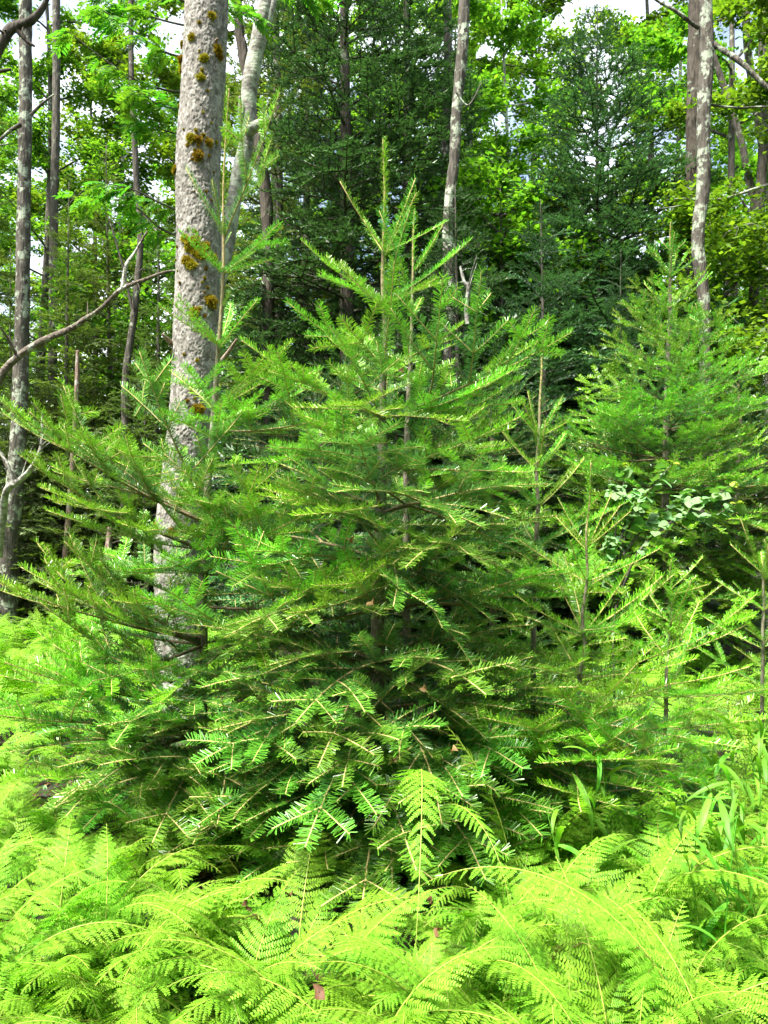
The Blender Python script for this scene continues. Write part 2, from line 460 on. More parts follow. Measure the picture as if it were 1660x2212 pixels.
def place(o, base, tip, roll=0.0, scale=1.0):
    ex = nrm(tip - base)
    zr = np.array([0, 0, 1.0]) if abs(ex[2]) < 0.97 else np.array([0, -1.0, 0])
    ey = nrm(np.cross(zr, ex)); ez = np.cross(ex, ey)
    c, s = math.cos(roll), math.sin(roll)
    ey, ez = ey * c + ez * s, ez * c - ey * s
    o.matrix_local = Matrix(((ex[0] * scale, ey[0] * scale, ez[0] * scale, base[0]), (ex[1] * scale, ey[1] * scale, ez[1] * scale, base[1]),
                             (ex[2] * scale, ey[2] * scale, ez[2] * scale, base[2]), (0, 0, 0, 1)))

def add_branch(fir, base, tip, rng, kind, bank=BR, roll=None):
    o0 = np.array(fir.location)
    L = np.linalg.norm(tip - base)
    age = int(np.searchsorted([0.28, 0.46, 0.64, 0.82, 0.98], L)) if bank is BR else int(np.clip(round(L / 0.19), 1, 6))
    if bank is not BR and kind == 'flat': kind = 'up'
    k = bank[(age, kind)]
    wd, nd, ln = k[rng.integers(len(k))]
    b = obj('branch', wd, fir)
    place(b, base - o0, tip - o0, rng.normal(0, 0.28) if roll is None else roll, L / ln)
    obj('needles', nd, b)
    return b

def young_fir(label, path, Y, r0, r1, nodes, manual, seed, group=None, bank=BR, leader_needles=True, name='fir_sapling', leader_n=0.0, inter=2, lowbias=None):
    """path: bearings of the stem from tip to foot; nodes: (py, n, length, elevation, kind); manual: (py, tipx, tipy, tipY, kind)."""
    rng = np.random.default_rng(seed)
    pts = np.array([P(x, y, Y) for x, y in path])
    pts[-1, 2] = gz(pts[-1, 0], pts[-1, 1]) - 0.03
    pyl = np.array([y for x, y in path], float); pyl[-1] = CY + (EYE - pts[-1, 2]) / Y * F_PX
    fir = thing(name, label, 'fir tree', (pts[-1, 0], pts[-1, 1], float(gz(pts[-1, 0], pts[-1, 1]))), group=group)
    o0 = np.array(fir.location)
    n = 60
    sp, _ = resample(pts, np.zeros(len(pts)), n)
    hz = np.linspace(0, 1, n)
    rad = r1 + (r0 - r1) * hz ** 1.12
    sp = sp + np.stack([vnoise(np.stack([hz * 9, hz * 0 + seed, hz * 0], -1), 1) - 0.5, vnoise(np.stack([hz * 9, hz * 0 + seed, hz * 0], -1), 2) - 0.5, 0 * hz], -1) * 0.022
    sp = sp[::-1]; rad = rad[::-1]
    st = MB()
    tube(st, sp - o0, rad, 10, tone=np.clip((hz - 0.58) / 0.35, 0, 1) ** 1.2, rough=0.10, seed=seed)
    trunk = obj('trunk', st.mesh('trunk', M['stem'], True), fir)
    def at(py):
        return np.array([np.interp(py, pyl, pts[:, k]) for k in range(3)])
    ypx = lambda py: at(py)
    # leader needles
    top = nodes[0][0] if nodes else pyl[0] + 100
    if leader_needles:
        nb = MB(); rn = np.random.default_rng(seed + 1)
        a = np.array([at(y) for y in np.linspace(top, pyl[0], 6)]) - o0
        lean = leader_n or 700
        needles(nb, a, np.array([0, -1.0, 0]), lean if bank is BR else lean * 0.6, 0.027 if bank is BR else 0.028, 0.0030 if bank is BR else 0.0055, rn, 1.0, radial=True)
        b2 = np.array([at(y) for y in np.linspace(nodes[min(3, len(nodes) - 1)][0], top, 8)]) - o0
        needles(nb, b2, np.array([0, -1.0, 0]), lean * 0.5, 0.023, 0.0028, rn, 0.6, radial=True)
        # buds at the tip
        tube(nb, np.array([a[-1], a[-1] + [0, 0, 0.008], a[-1] + [0, 0, 0.014]]), [0.003, 0.0038, 0.001], 5, tone=1)
        obj('needles', nb.mesh('leader_needles', M['needle']), trunk)
    for py, tx, ty, tY, kind in manual:
        add_branch(fir, at(py), P(tx, ty, tY), rng, kind, bank)
    for q, (py, cnt, L, el, kind) in enumerate(nodes):
        base0 = at(py)
        az0 = rng.uniform(0, 2 * np.pi)
        for k in range(cnt):
            az = az0 + 2 * np.pi * k / cnt + rng.normal(0, 0.18)
            LL = L * rng.uniform(0.84, 1.14)
            e = R(el + rng.normal(0, 6))
            base = base0 + np.array([0, 0, rng.normal(0, 0.012)])
            tip = base + LL * np.array([math.cos(e) * math.cos(az), math.cos(e) * math.sin(az), math.sin(e)])
            if tip[2] < 0.12: tip[2] = 0.12 + rng.random() * 0.05
            add_branch(fir, base, tip, rng, kind, bank)
        if q + 1 < len(nodes) and inter:            # weaker branches between the yearly whorls
            for k in range(inter):
                f = rng.uniform(0.2, 0.8); py2 = py + (nodes[q + 1][0] - py) * f
                az = rng.uniform(0, 2 * np.pi); LL = L * rng.uniform(0.3, 0.6); e = R(el - 4 + rng.normal(0, 8))
                base = at(py2); tip = base + LL * np.array([math.cos(e) * math.cos(az), math.cos(e) * math.sin(az), math.sin(e)])
                if tip[2] > 0.1: add_branch(fir, base, tip, rng, kind, bank)
    return fir

FIRS = 'young balsam firs in the foreground'
# the tall fir on the left, in front of the mossy trunk
young_fir('tall young fir with bare brown stem in front of the mossy trunk', [(490, 190), (487, 480), (478, 700), (462, 900), (448, 1100), (441, 1300), (440, 1500), (440, 1741)], 4.0, 0.038, 0.0032,
    nodes=[(510, 1, 0.34, 55, 'up'), (590, 2, 0.32, 35, 'flat'), (745, 3, 0.36, 30, 'flat'), (885, 3, 0.50, 22, 'flat'), (1000, 2, 0.6, 15, 'flat'), (1120, 2, 0.75, 14, 'up'), (1180, 2, 0.8, 14, 'up'), (1240, 3, 0.85, 10, 'up'), (1310, 2, 0.9, 8, 'up'),
           (1390, 3, 0.95, 6, 'up'), (1500, 3, 1.05, -2, 'down'), (1590, 3, 1.1, -8, 'down'), (1660, 2, 1.1, -8, 'down')],
    manual=[(512, 402, 362, 3.9, 'up'), (512, 605, 200, 3.85, 'flat'), (592, 388, 500, 3.75, 'flat'), (592, 604, 482, 3.7, 'up'), (592, 590, 560, 3.8, 'flat'),
            (745, 345, 660, 3.8, 'flat'), (745, 385, 640, 3.7, 'flat'), (745, 500, 655, 4.2, 'up'), (885, 630, 738, 3.75, 'up'), (885, 577, 765, 3.7, 'up'), (930, 690, 800, 3.6, 'up'), (930, 780, 880, 3.5, 'up'),
            (1110, 302, 760, 3.55, 'up'), (1130, -20, 850, 3.35, 'up'), (1130, 65, 890, 3.6, 'up'), (1190, 45, 985, 3.4, 'up'), (1200, 255, 940, 3.7, 'up'), (1235, 208, 1100, 3.6, 'up'), (1235, 697, 1094, 3.4, 'flat'), (1235, 560, 1010, 3.3, 'up'),
            (1380, -30, 1245, 3.3, 'up'), (1390, 45, 1225, 3.6, 'up'), (1400, 140, 1170, 3.5, 'up'), (1420, 830, 1180, 3.4, 'up'), (1430, 620, 1300, 3.1, 'flat'), (1500, 85, 1300, 3.5, 'up'), (1520, 10, 1430, 3.3, 'up'),
            (1560, -40, 1540, 3.2, 'flat'), (1580, 120, 1450, 3.1, 'up'), (1600, 330, 1820, 2.95, 'down'), (1610, 470, 1780, 2.9, 'down'), (1620, -20, 1690, 3.2, 'flat'), (1620, 180, 1790, 3.0, 'down'), (1560, 640, 1640, 2.9, 'down')],
    seed=11, leader_n=300, inter=1)
# the main fir in the middle
young_fir('densest and bushiest young fir standing in the middle of the clearing', [(832, 300), (832, 560), (830, 800), (825, 1000), (822, 1300), (822, 1775)], 3.8, 0.042, 0.0030,
    nodes=[(545, 2, 0.36, 52, 'up'), (655, 2, 0.46, 40, 'up'), (795, 2, 0.58, 32, 'up'), (905, 2, 0.70, 25, 'flat'), (1010, 3, 0.80, 18, 'flat'), (1110, 3, 0.88, 12, 'down'), (1210, 4, 0.95, 8, 'down'),
           (1320, 4, 1.02, 3, 'down'), (1430, 4, 1.06, -2, 'down'), (1530, 5, 1.1, -6, 'down'), (1620, 5, 1.1, -9, 'down'), (1690, 4, 1.05, -9, 'down')],
    manual=[(545, 735, 392, 3.7, 'up'), (545, 898, 385, 3.75, 'up'), (545, 966, 478, 3.7, 'up'), (655, 652, 520, 3.6, 'up'), (655, 1015, 520, 3.55, 'up'), (655, 690, 595, 3.4, 'flat'), (655, 945, 600, 3.4, 'up'), (795, 620, 652, 3.6, 'up'),
            (795, 1000, 700, 3.5, 'up'), (795, 740, 690, 3.2, 'flat'), (905, 522, 735, 3.6, 'up'), (905, 1235, 718, 3.5, 'up'), (905, 1150, 745, 3.7, 'up'), (905, 590, 800, 3.4, 'flat'), (905, 1110, 800, 3.3, 'up'), (905, 760, 870, 2.95, 'flat'),
            (1010, 1125, 900, 3.3, 'up'), (1010, 585, 960, 3.2, 'flat'), (1010, 1140, 1020, 3.2, 'flat'), (1110, 985, 1130, 2.8, 'down'), (1110, 700, 1100, 2.9, 'flat'), (1210, 545, 1190, 3.1, 'flat'), (1210, 850, 1310, 2.75, 'down'),
            (1320, 760, 1230, 2.85, 'up'), (1320, 1210, 1230, 3.2, 'flat'), (1430, 640, 1560, 2.75, 'down'), (1430, 1050, 1500, 2.75, 'down'), (1530, 660, 1830, 2.65, 'down'), (1530, 740, 1700, 2.7, 'down'), (1620, 850, 1960, 2.7, 'down'),
            (1600, 1000, 1720, 2.75, 'down'), (1600, 1130, 1660, 2.85, 'down'), (1690, 960, 2010, 2.75, 'down'), (1660, 900, 1880, 2.55, 'down'), (1690, 780, 1990, 2.6, 'down'), (1650, 1050, 1900, 2.65, 'down')],
    seed=22, inter=1, leader_n=1000)
young_fir('slim second fir crowding close behind the bushiest fir', [(897, 455), (890, 700), (880, 1000), (876, 1600)], 4.15, 0.026, 0.0028,
    nodes=[(590, 1, 0.26, 45, 'up'), (690, 2, 0.34, 38, 'up'), (790, 3, 0.46, 28, 'flat'), (890, 3, 0.55, 20, 'flat'), (990, 3, 0.65, 14, 'flat'), (1090, 4, 0.75, 8, 'flat'), (1220, 4, 0.8, 2, 'down'), (1380, 4, 0.85, -4, 'down')],
    manual=[(590, 960, 480, 4.1, 'up')], seed=33, inter=0, leader_n=380)
young_fir('thin fir with a nearly needleless pale leader, between larger firs', [(1170, 770), (1165, 940), (1158, 1210), (1150, 1600)], 4.3, 0.019, 0.0045,
    nodes=[(945, 2, 0.26, 48, 'up'), (1015, 3, 0.33, 42, 'up'), (1095, 5, 0.44, 34, 'up'), (1180, 5, 0.54, 24, 'up'), (1280, 5, 0.62, 12, 'flat'), (1400, 5, 0.6, 2, 'flat')],
    manual=[(945, 1103, 870, 4.25, 'up'), (945, 1216, 855, 4.2, 'up'), (945, 1140, 845, 4.35, 'up'), (945, 1225, 912, 4.1, 'up'), (1015, 1090, 935, 4.2, 'up'), (1015, 1215, 960, 4.15, 'up')], seed=44, leader_n=110)
young_fir('chest-high open-branched fir nearest the pale-leaved shrub', [(1273, 1000), (1270, 1180), (1262, 1370), (1250, 1520), (1240, 1800)], 3.5, 0.015, 0.0030,
    nodes=[(1182, 2, 0.27, 45, 'up'), (1260, 4, 0.38, 36, 'up'), (1370, 4, 0.54, 28, 'up'), (1460, 5, 0.60, 20, 'up'), (1560, 6, 0.68, 10, 'flat'), (1650, 6, 0.75, 2, 'flat'), (1720, 4, 0.75, -4, 'down')],
    manual=[(1182, 1212, 1120, 3.4, 'up'), (1182, 1362, 1105, 3.35, 'up'), (1182, 1322, 1065, 3.5, 'up'), (1182, 1205, 1075, 3.55, 'up'), (1370, 1112, 1285, 3.3, 'up'), (1370, 1432, 1245, 3.3, 'up'), (1370, 1372, 1205, 3.4, 'up'),
            (1370, 1190, 1215, 3.6, 'up'), (1480, 1480, 1390, 3.2, 'flat'), (1560, 1340, 1470, 2.9, 'flat'), (1620, 1120, 1560, 2.9, 'flat'), (1650, 1420, 1640, 2.9, 'flat'), (1650, 1260, 1640, 2.75, 'flat')], seed=55)
young_fir('small fir with a forked top beside the broad-bladed grass', [(1453, 1200), (1450, 1290), (1443, 1420), (1438, 1560), (1430, 1720)], 3.8, 0.014, 0.0026,
    nodes=[(1285, 2, 0.24, 42, 'up'), (1345, 4, 0.34, 36, 'up'), (1420, 5, 0.47, 28, 'up'), (1500, 5, 0.55, 18, 'up'), (1580, 5, 0.60, 8, 'flat'), (1660, 4, 0.5, 0, 'flat')],
    manual=[(1285, 1400, 1225, 3.7, 'up'), (1285, 1532, 1262, 3.6, 'up'), (1285, 1505, 1245, 3.8, 'up'), (1420, 1612, 1350, 3.6, 'up'), (1480, 1620, 1440, 3.5, 'up'), (1420, 1340, 1380, 3.6, 'up'), (1500, 1560, 1500, 3.3, 'flat')], seed=66)
young_fir('upright fir sapling cut by the picture edge behind the grass', [(1656, 1165), (1652, 1260), (1647, 1420), (1645, 1640)], 4.7, 0.015, 0.003,
    nodes=[(1250, 4, 0.25, 45, 'up'), (1320, 4, 0.33, 38, 'up'), (1400, 4, 0.42, 28, 'up'), (1480, 4, 0.5, 15, 'flat'), (1560, 4, 0.5, 5, 'flat')], manual=[(1250, 1600, 1120, 4.6, 'up')], seed=77, inter=1)
# the broad cone-shaped fir further back on the right, and its neighbours
young_fir('cone-shaped bushy fir in front of the lichen-spotted trunk', [(1450, 480), (1447, 620), (1442, 900), (1438, 1450)], 7.0, 0.045, 0.004,
    nodes=[(600, 5, 0.38, 48, 'up'), (665, 6, 0.48, 38, 'up'), (735, 6, 0.62, 30, 'up'), (800, 7, 0.76, 24, 'up'), (865, 7, 0.90, 18, 'up'), (930, 8, 1.02, 13, 'up'), (995, 8, 1.1, 9, 'up'), (1060, 8, 1.18, 5, 'up'),
           (1130, 8, 1.22, 1, 'down'), (1200, 8, 1.24, -2, 'down'), (1270, 7, 1.2, -4, 'down'), (1350, 6, 1.1, -5, 'down')],
    manual=[(735, 1345, 650, 6.9, 'up'), (600, 1415, 545, 6.9, 'up'), (600, 1500, 560, 6.9, 'up')], seed=88, bank=BRM, inter=4)
young_fir('rounded young fir half hidden behind the cone-shaped one', [(1600, 760), (1598, 900), (1595, 1100), (1592, 1400)], 8.2, 0.045, 0.006,
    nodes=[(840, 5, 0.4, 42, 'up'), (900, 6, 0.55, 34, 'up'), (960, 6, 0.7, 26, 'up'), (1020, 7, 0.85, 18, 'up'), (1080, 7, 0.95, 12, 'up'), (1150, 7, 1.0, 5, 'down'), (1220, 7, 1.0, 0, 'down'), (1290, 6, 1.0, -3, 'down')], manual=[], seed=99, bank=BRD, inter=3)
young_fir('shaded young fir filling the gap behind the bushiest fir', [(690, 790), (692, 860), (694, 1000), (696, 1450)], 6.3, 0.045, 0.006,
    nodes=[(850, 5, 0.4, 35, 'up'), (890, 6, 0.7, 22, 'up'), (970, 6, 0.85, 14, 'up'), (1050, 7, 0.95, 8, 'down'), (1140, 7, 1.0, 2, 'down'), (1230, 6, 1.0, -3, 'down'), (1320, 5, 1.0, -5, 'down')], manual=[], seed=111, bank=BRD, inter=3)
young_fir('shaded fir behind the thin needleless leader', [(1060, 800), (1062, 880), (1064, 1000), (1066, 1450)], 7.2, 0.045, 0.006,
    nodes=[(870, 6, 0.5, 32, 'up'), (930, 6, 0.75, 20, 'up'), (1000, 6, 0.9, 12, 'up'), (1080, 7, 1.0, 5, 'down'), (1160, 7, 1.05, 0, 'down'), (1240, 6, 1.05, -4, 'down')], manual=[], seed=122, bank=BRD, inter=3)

# ------------------------------------------------------------------ trunks
def trunk_mesh(path, Y, radii, mat, sides=20, step=0.05, rough=0.10, flare=0.0, seed=0, o0=None, name='trunk'):
    """path: bearings foot-last (top first); radii in metres for the same points. Returns mesh and its foot."""
    pts = np.array([P(x, y, yy) for (x, y), yy in zip(path, Y if np.ndim(Y) else [Y] * len(path))])[::-1]
    rad = np.array(radii, float)[::-1]
    L = np.linalg.norm(np.diff(pts, axis=0), axis=1).sum()
    n = max(8, int(L / step))
    sp, rr = resample(pts, rad, n)
    foot = np.array([sp[0, 0], sp[0, 1], float(gz(sp[0, 0], sp[0, 1]))])
    if o0 is None: o0 = foot
    if flare: rr = rr * (1 + flare * np.exp(-np.maximum(sp[:, 2], 0) / 0.22))
    mb = MB(); tube(mb, sp - o0, rr, sides, rough=rough, seed=seed)
    return mb.mesh(name, mat, True), foot, sp, rr

def foot_px(x, Y):
    return (x, CY + (EYE + 0.05) / Y * F_PX)

# the big mossy trunk: every flake of its bark is relief
def mossy_tree():
    Y = 5.7
    path = [(452, -260), (447, 0), (440, 170), (428, 360), (430, 520), (424, 700), (418, 860), (404, 1000), (386, 1160), (386, 1300), (388, 1420), (390, CY + 1.6 / Y * F_PX)]
    half = [44, 46, 46.5, 47.5, 47.5, 48, 48.5, 49.5, 50, 50.5, 52, 58]
    pts = np.array([P(x, y, Y) for x, y in path])[::-1]
    rad = np.array(half)[::-1] / F_PX * Y
    n, sides = 900, 190
    sp, rr = resample(pts, rad, n)
    foot = np.array([sp[0, 0], sp[0, 1], 0.0])
    rr = rr * (1 + 0.28 * np.exp(-np.maximum(sp[:, 2], 0) / 0.2))
    s = np.concatenate([[0], np.cumsum(np.linalg.norm(np.diff(sp, axis=0), axis=1))])
    a = np.arange(sides) / sides
    nu = 38
    Uu = np.repeat(a[None] * nu, n, 0); Vv = np.repeat((s / 0.040)[:, None], sides, 1)
    wob = vnoise(np.stack([Uu * 0.7, Vv * 0.7, Uu * 0], -1), 3)
    wob2 = vnoise(np.stack([Uu * 4, Vv * 4, Uu * 0], -1), 13)
    d1, d2, cid = cells((Uu + 0.9 * wob + 0.45 * wob2) % nu, Vv + 1.3 * wob + 0.5 * wob2, nu, 7)
    edge = np.clip((d2 - d1 + 0.30 * (wob2 - 0.5)) / 0.09, 0, 1)
    fl = edge * (0.002 + 0.005 * cid)
    fine = vnoise(np.stack([np.cos(a * 2 * np.pi)[None] * 22 + 0 * Vv, np.sin(a * 2 * np.pi)[None] * 22 + 0 * Vv, Vv * 3.3], -1), 9)
    disp = fl + 0.006 * (fine - 0.5)
    t = thing('mossy_spruce_tree', 'large grey flaky-barked tree trunk dotted with orange moss tufts', 'tree', foot)
    mb = MB()
    tube(mb, sp - foot, rr - 0.006, sides, disp=disp)
    mb.tone = [np.concatenate([np.clip((1 - edge) * 0.75 * (0.35 + 0.65 * (fine < 0.5)) + 0.42 * edge * (cid < 0.3) , 0, 1).ravel(), [0]])]
    obj('trunk', mb.mesh('trunk', M['big'], True), t)
    # moss tufts: spiky cushions standing on the bark
    banks = []
    for v in range(4):
        rng = np.random.default_rng(900 + v); m = MB(); k = 520
        ph = rng.uniform(0, 2 * np.pi, k); zz = rng.uniform(-0.15, 1, k) ** 1.0
        rr_ = np.sqrt(np.maximum(0, 1 - zz ** 2))
        lump = 1 + 0.35 * (vnoise(np.stack([np.cos(ph) * 2, np.sin(ph) * 2, zz * 3], -1), v) - 0.5) * 2
        d = np.stack([rr_ * np.cos(ph), rr_ * np.sin(ph) * 0.85, zz * 0.6], -1) * lump[:, None]
        base = d * rng.uniform(0.45, 0.75, k)[:, None]; tip = d * rng.uniform(0.95, 1.25, k)[:, None] + rng.normal(0, 0.09, (k, 3))
        wv = nrm(np.cross(d, rng.normal(0, 1, (k, 3)))) * 0.085
        m.add(np.stack([base - wv, base + wv, tip], 1).reshape(-1, 3), None, np.arange(k * 3).reshape(-1, 3), np.tile([0.1, 0.1, 1.0], k), np.repeat(rng.random(k), 3))
        # solid core under the leaflets
        pth = np.array([[0, 0, -0.25], [0, 0, 0.0], [0, 0, 0.3], [0, 0, 0.5]]); tube(m, pth, [0.85, 0.8, 0.6, 0.25], 9, tone=0.1)
        banks.append(m.mesh('moss_tuft', M['moss']))
    c1 = [(795,150,1),(785,195,1.5),(850,207,1.5),(885,150,1),(935,115,1.4),(765,265,1.7),(770,305,1.3),(955,245,1.7),(960,268,1.3),(905,300,1.4),(885,270,.7),(895,350,1.2),(890,380,1.3),(918,432,.9),(770,460,1.1),(900,525,.7),
          (870,605,1.2),(850,635,1.5),(880,640,1.4),(900,620,1.1),(920,645,1.4),(835,665,1.2),(880,665,1.1),(880,710,1.7),(855,725,1.0),(920,700,1.1),(768,745,1.5),(945,630,1.2),(935,760,.8),(910,855,.8),(930,885,.8),(870,1028,.9),(880,1070,1.0),
          (952,18,.8),(835,1020,.6),(815,592,.6),(865,685,.7),(892,690,.8),(778,625,.5),(930,560,.7),(865,860,.5)]
    c3 = [(820,30,1.4),(850,50,1.9),(840,75,1.5),(890,65,1.5),(870,40,1.5),(910,60,1.3),(890,100,1.9),(935,100,1.3),(830,125,1.6),(850,145,1.7),(862,90,1.3),(780,55,.9),(785,160,.7),(910,155,1),(905,195,1),(895,215,.8),(915,235,1.1),
          (925,290,2.1),(865,345,1.6),(885,325,1.2),(905,355,1.0),(745,495,.9),(820,520,.8),(875,545,1.1),(845,585,.9),(850,670,.9),(835,715,1.2),(865,705,.8),(878,750,1.8),(798,215,.9),(775,110,.8),(902,255,.6),(915,410,.6)]
    c5 = [(690, 225, 1.9), (672, 240, 1.5), (775, 240, 1.5), (855, 520, 0.9), (745, 485, .7)]
    rng = np.random.default_rng(5)
    for px, py, sz in [(x / 2, y / 2, z) for x, y, z in c1] + [(x / 2, 512 + y / 2, z) for x, y, z in c3] + [(x / 2, 1024 + y / 2, z) for x, y, z in c5]:
        p = P(px, py, Y)
        k = np.argmin(np.abs(sp[:, 2] - p[2])); c = sp[k]; r = rr[k]
        dx = np.clip((p[0] - c[0]) / r, -0.99, 0.99)
        nv = nrm(np.array([dx, -math.sqrt(1 - dx * dx), 0.15]))
        pos = c + np.array([dx, -math.sqrt(1 - dx * dx), 0]) * (r + 0.001); pos[2] = p[2] - 0.01
        o = obj('moss_tuft', banks[rng.integers(4)], t)
        ez = nv; ex = nrm(np.cross([0, 0, 1.0], ez)); ey = np.cross(ez, ex)
        an = rng.uniform(0, 6.28); ex, ey = ex * math.cos(an) + ey * math.sin(an), ey * math.cos(an) - ex * math.sin(an)
        sc = 0.0175 * sz * (1.4 if sz > 1.25 else 0.8) * rng.uniform(0.9, 1.1)
        o.matrix_local = Matrix([[*(np.array([ex[i], ey[i], ez[i]]) * sc), pos[i] - foot[i]] for i in range(3)] + [[0, 0, 0, 1]])
    # broken-off branch stubs
    for (x0, y0, x1, y1, r_) in ((462, 92, 470, 84, 0.014), (377, 745, 352, 722, 0.018), (470, 790, 512, 733, 0.016)):
        m = MB(); a0 = P(x0, y0, Y - 0.02) - foot; a1 = P(x1, y1, Y - 0.16) - foot
        tube(m, *resample([a0, (a0 + a1) / 2 + [0, 0, -0.01], a1], [r_ * 1.2, r_, r_ * 0.55], 7), 8, rough=0.25, seed=3)
        obj('branch_stub', m.mesh('branch_stub', M['reddead'], True), t)
mossy_tree()

def bare_tree(name, label, path, Y, radii, mat, limbs=(), group=None, sides=18, flare=0.15, rough=0.1, seed=0, cat='tree', limb_name='limb'):
    me, foot, sp, rr = trunk_mesh(path, Y, radii, mat, sides=sides, flare=flare, rough=rough, seed=seed)
    t = thing(name, label, cat, foot, group=group)
    obj('trunk', me, t)
    for k, (lp, lY, lr) in enumerate(limbs):
        pts = np.array([P(x, y, yy) for (x, y), yy in zip(lp, lY if np.ndim(lY) else [lY] * len(lp))]) - foot
        m = MB(); q, r_ = resample(pts, np.linspace(lr[0], lr[1], len(pts)), 6 * len(pts))
        q = q + (vnoise(q * 6, seed + k)[:, None] - 0.5) * 0.03 * np.array([1, 0, 1.0])
        tube(m, q, r_, 8, rough=0.2, seed=seed + k)
        obj(limb_name, m.mesh(limb_name, mat, True), t)
    return t, foot

def px2r(half_px, Y): return half_px / F_PX * Y

bare_tree('lichen_trunk_tree', 'straight slender dark trunk with pale lichen patches at the left edge', [(66, -420), (56, 0), (56, 200), (52, 450), (48, 700), (40, 950), (22, 1180), foot_px(14, 9.5)], 9.5,
          [px2r(h, 9.5) for h in (11, 13, 13.5, 14, 15, 17, 19, 24)], M['lichen'],
          limbs=[([(66, 250), (90, 225), (118, 203)], 9.4, (0.025, 0.01)), ([(45, 270), (20, 285), (-20, 320)], 9.3, (0.03, 0.012)), ([(36, 770), (18, 730), (0, 705)], 9.3, (0.02, 0.01)), ([(20, 1010), (8, 985), (-10, 960)], 9.2, (0.03, 0.02))], seed=1)
bare_tree('pale_forked_tree', 'whitish leaning trunk with a snapped side limb beside the mossy trunk', [(620, -300), (585, -60), (562, 70), (540, 190), (534, 300), (512, 400), (488, 540), (458, 660), (430, 800), (412, 1000), foot_px(400, 7.0)], 7.0,
          [px2r(h, 7.0) for h in (10, 13, 17, 17, 16.5, 15.5, 16, 18, 20, 21, 24)], M['pale'],
          limbs=[([(530, 290), (552, 274), (582, 258)], [7.0, 6.85, 6.7], (0.055, 0.040)), ([(522, 260), (519, 235), (517, 210)], [6.95, 6.92, 6.9], (0.022, 0.012)), ([(565, 70), (585, 30), (600, -60)], 7.0, (0.05, 0.03))], seed=2, limb_name='broken_limb')
bare_tree('birch_tree', 'thin pale-patched trunk rising behind the bushiest fir', [(1012, -300), (1003, 0), (1000, 90), (987, 240), (983, 330), (968, 480), (972, 620), (970, 800), foot_px(968, 8.2)], 8.2,
          [px2r(h, 8.2) for h in (10, 12, 12, 11.5, 11, 12, 12, 13, 16)], M['lichen'],
          limbs=[([(1000, 700), (1010, 640), (995, 575)], 8.1, (0.02, 0.01)), ([(985, 200), (1010, 230), (1040, 180)], 8.1, (0.015, 0.006))], seed=3)
bare_tree('spotted_trunk_tree', 'crooked brown trunk with green-white lichen at right of the clearing', [(1528, -300), (1525, 0), (1527, 110), (1520, 260), (1520, 400), (1508, 520), (1520, 640), (1524, 780), (1522, 900), foot_px(1518, 8.6)], 8.6,
          [px2r(h, 8.6) for h in (12, 14, 15, 14.5, 14, 13.5, 12.5, 12, 13, 16)], M['lichen'],
          limbs=[([(1535, 88), (1580, 120), (1625, 160), (1690, 215)], [8.6, 8.5, 8.4, 8.3], (0.034, 0.022)), ([(1510, 60), (1475, 35), (1440, 12), (1400, -10)], [8.6, 8.5, 8.5, 8.5], (0.024, 0.012)), ([(1512, 225), (1580, 232), (1700, 230)], 8.7, (0.014, 0.01))], seed=4)
bare_tree('dark_trunk_tree', 'dark straight trunk close against the crooked lichen-spotted one', [(1512, -300), (1505, 50), (1500, 300), (1494, 600), (1492, 800), foot_px(1490, 10.2)], 10.2,
          [px2r(h, 10.2) for h in (15, 17, 17.5, 18, 18.5, 22)], M['darkbark'], seed=5)
RT = 'slender grey trunks at the right edge of the wood'
bare_tree('slender_trunk_tree', 'grey trunk with lichen bands, thickest of the slender trunks on the right', [(1650, -300), (1648, 50), (1650, 300), (1634, 560), (1622, 800), foot_px(1612, 10.5)], 10.5, [px2r(h, 10.5) for h in (8, 9, 10, 10.5, 11, 13)], M['bark'],
          limbs=[([(1632, 480), (1600, 430), (1560, 400)], 10.5, (0.02, 0.008))], seed=6)
bare_tree('slender_trunk_tree', 'thin trunk leaning from upper left to lower right near the right edge', [(1535, 100), (1575, 220), (1600, 300), (1625, 420), (1655, 600), (1662, 800), foot_px(1668, 11.5)], 11.5, [px2r(h, 11.5) for h in (5, 7, 7, 8, 9, 9, 11)], M['bark'], seed=7)
bare_tree('slender_trunk_tree', 'trunk crossing the top right corner, partly cut by the frame', [(1620, -200), (1612, 30), (1622, 160), (1650, 330), (1672, 560), foot_px(1690, 12.5)], 12.5, [px2r(h, 12.5) for h in (6, 8, 8, 9, 9, 12)], M['bark'], seed=8)
bare_tree('slender_trunk_tree', 'thin far trunk seen through leaves right of the cone-shaped fir', [(1560, 420), (1580, 500), (1588, 620), (1582, 800), foot_px(1580, 14)], 14, [px2r(h, 14) for h in (5, 6, 6, 7, 9)], M['bark'], seed=9)
LT = 'slender trunks in the shade of the left wood'
bare_tree('slender_trunk_tree', 'thin wavy grey trunk between the left edge and the mossy trunk', [(283, -250), (284, 130), (290, 280), (296, 400), (304, 520), (290, 680), (272, 820), (272, 960), foot_px(268, 10.2)], 10.2, [px2r(h, 10.2) for h in (5, 5.5, 6, 6.5, 7, 7.5, 8, 9, 11)], M['bark'],
          limbs=[([(300, 450), (340, 500), (372, 520)], 10.2, (0.018, 0.008)), ([(290, 680), (262, 560), (235, 470)], 10.1, (0.02, 0.008))], seed=10)
bare_tree('dead_snag', 'short reddish dead snag standing left of the mossy trunk', [(168, 758), (167, 820), (160, 960), (150, 1100), foot_px(128, 9.8)], 9.8, [px2r(h, 9.8) for h in (3.5, 5, 5.5, 6, 8)], M['reddead'], seed=11, flare=0.0, cat='dead tree')
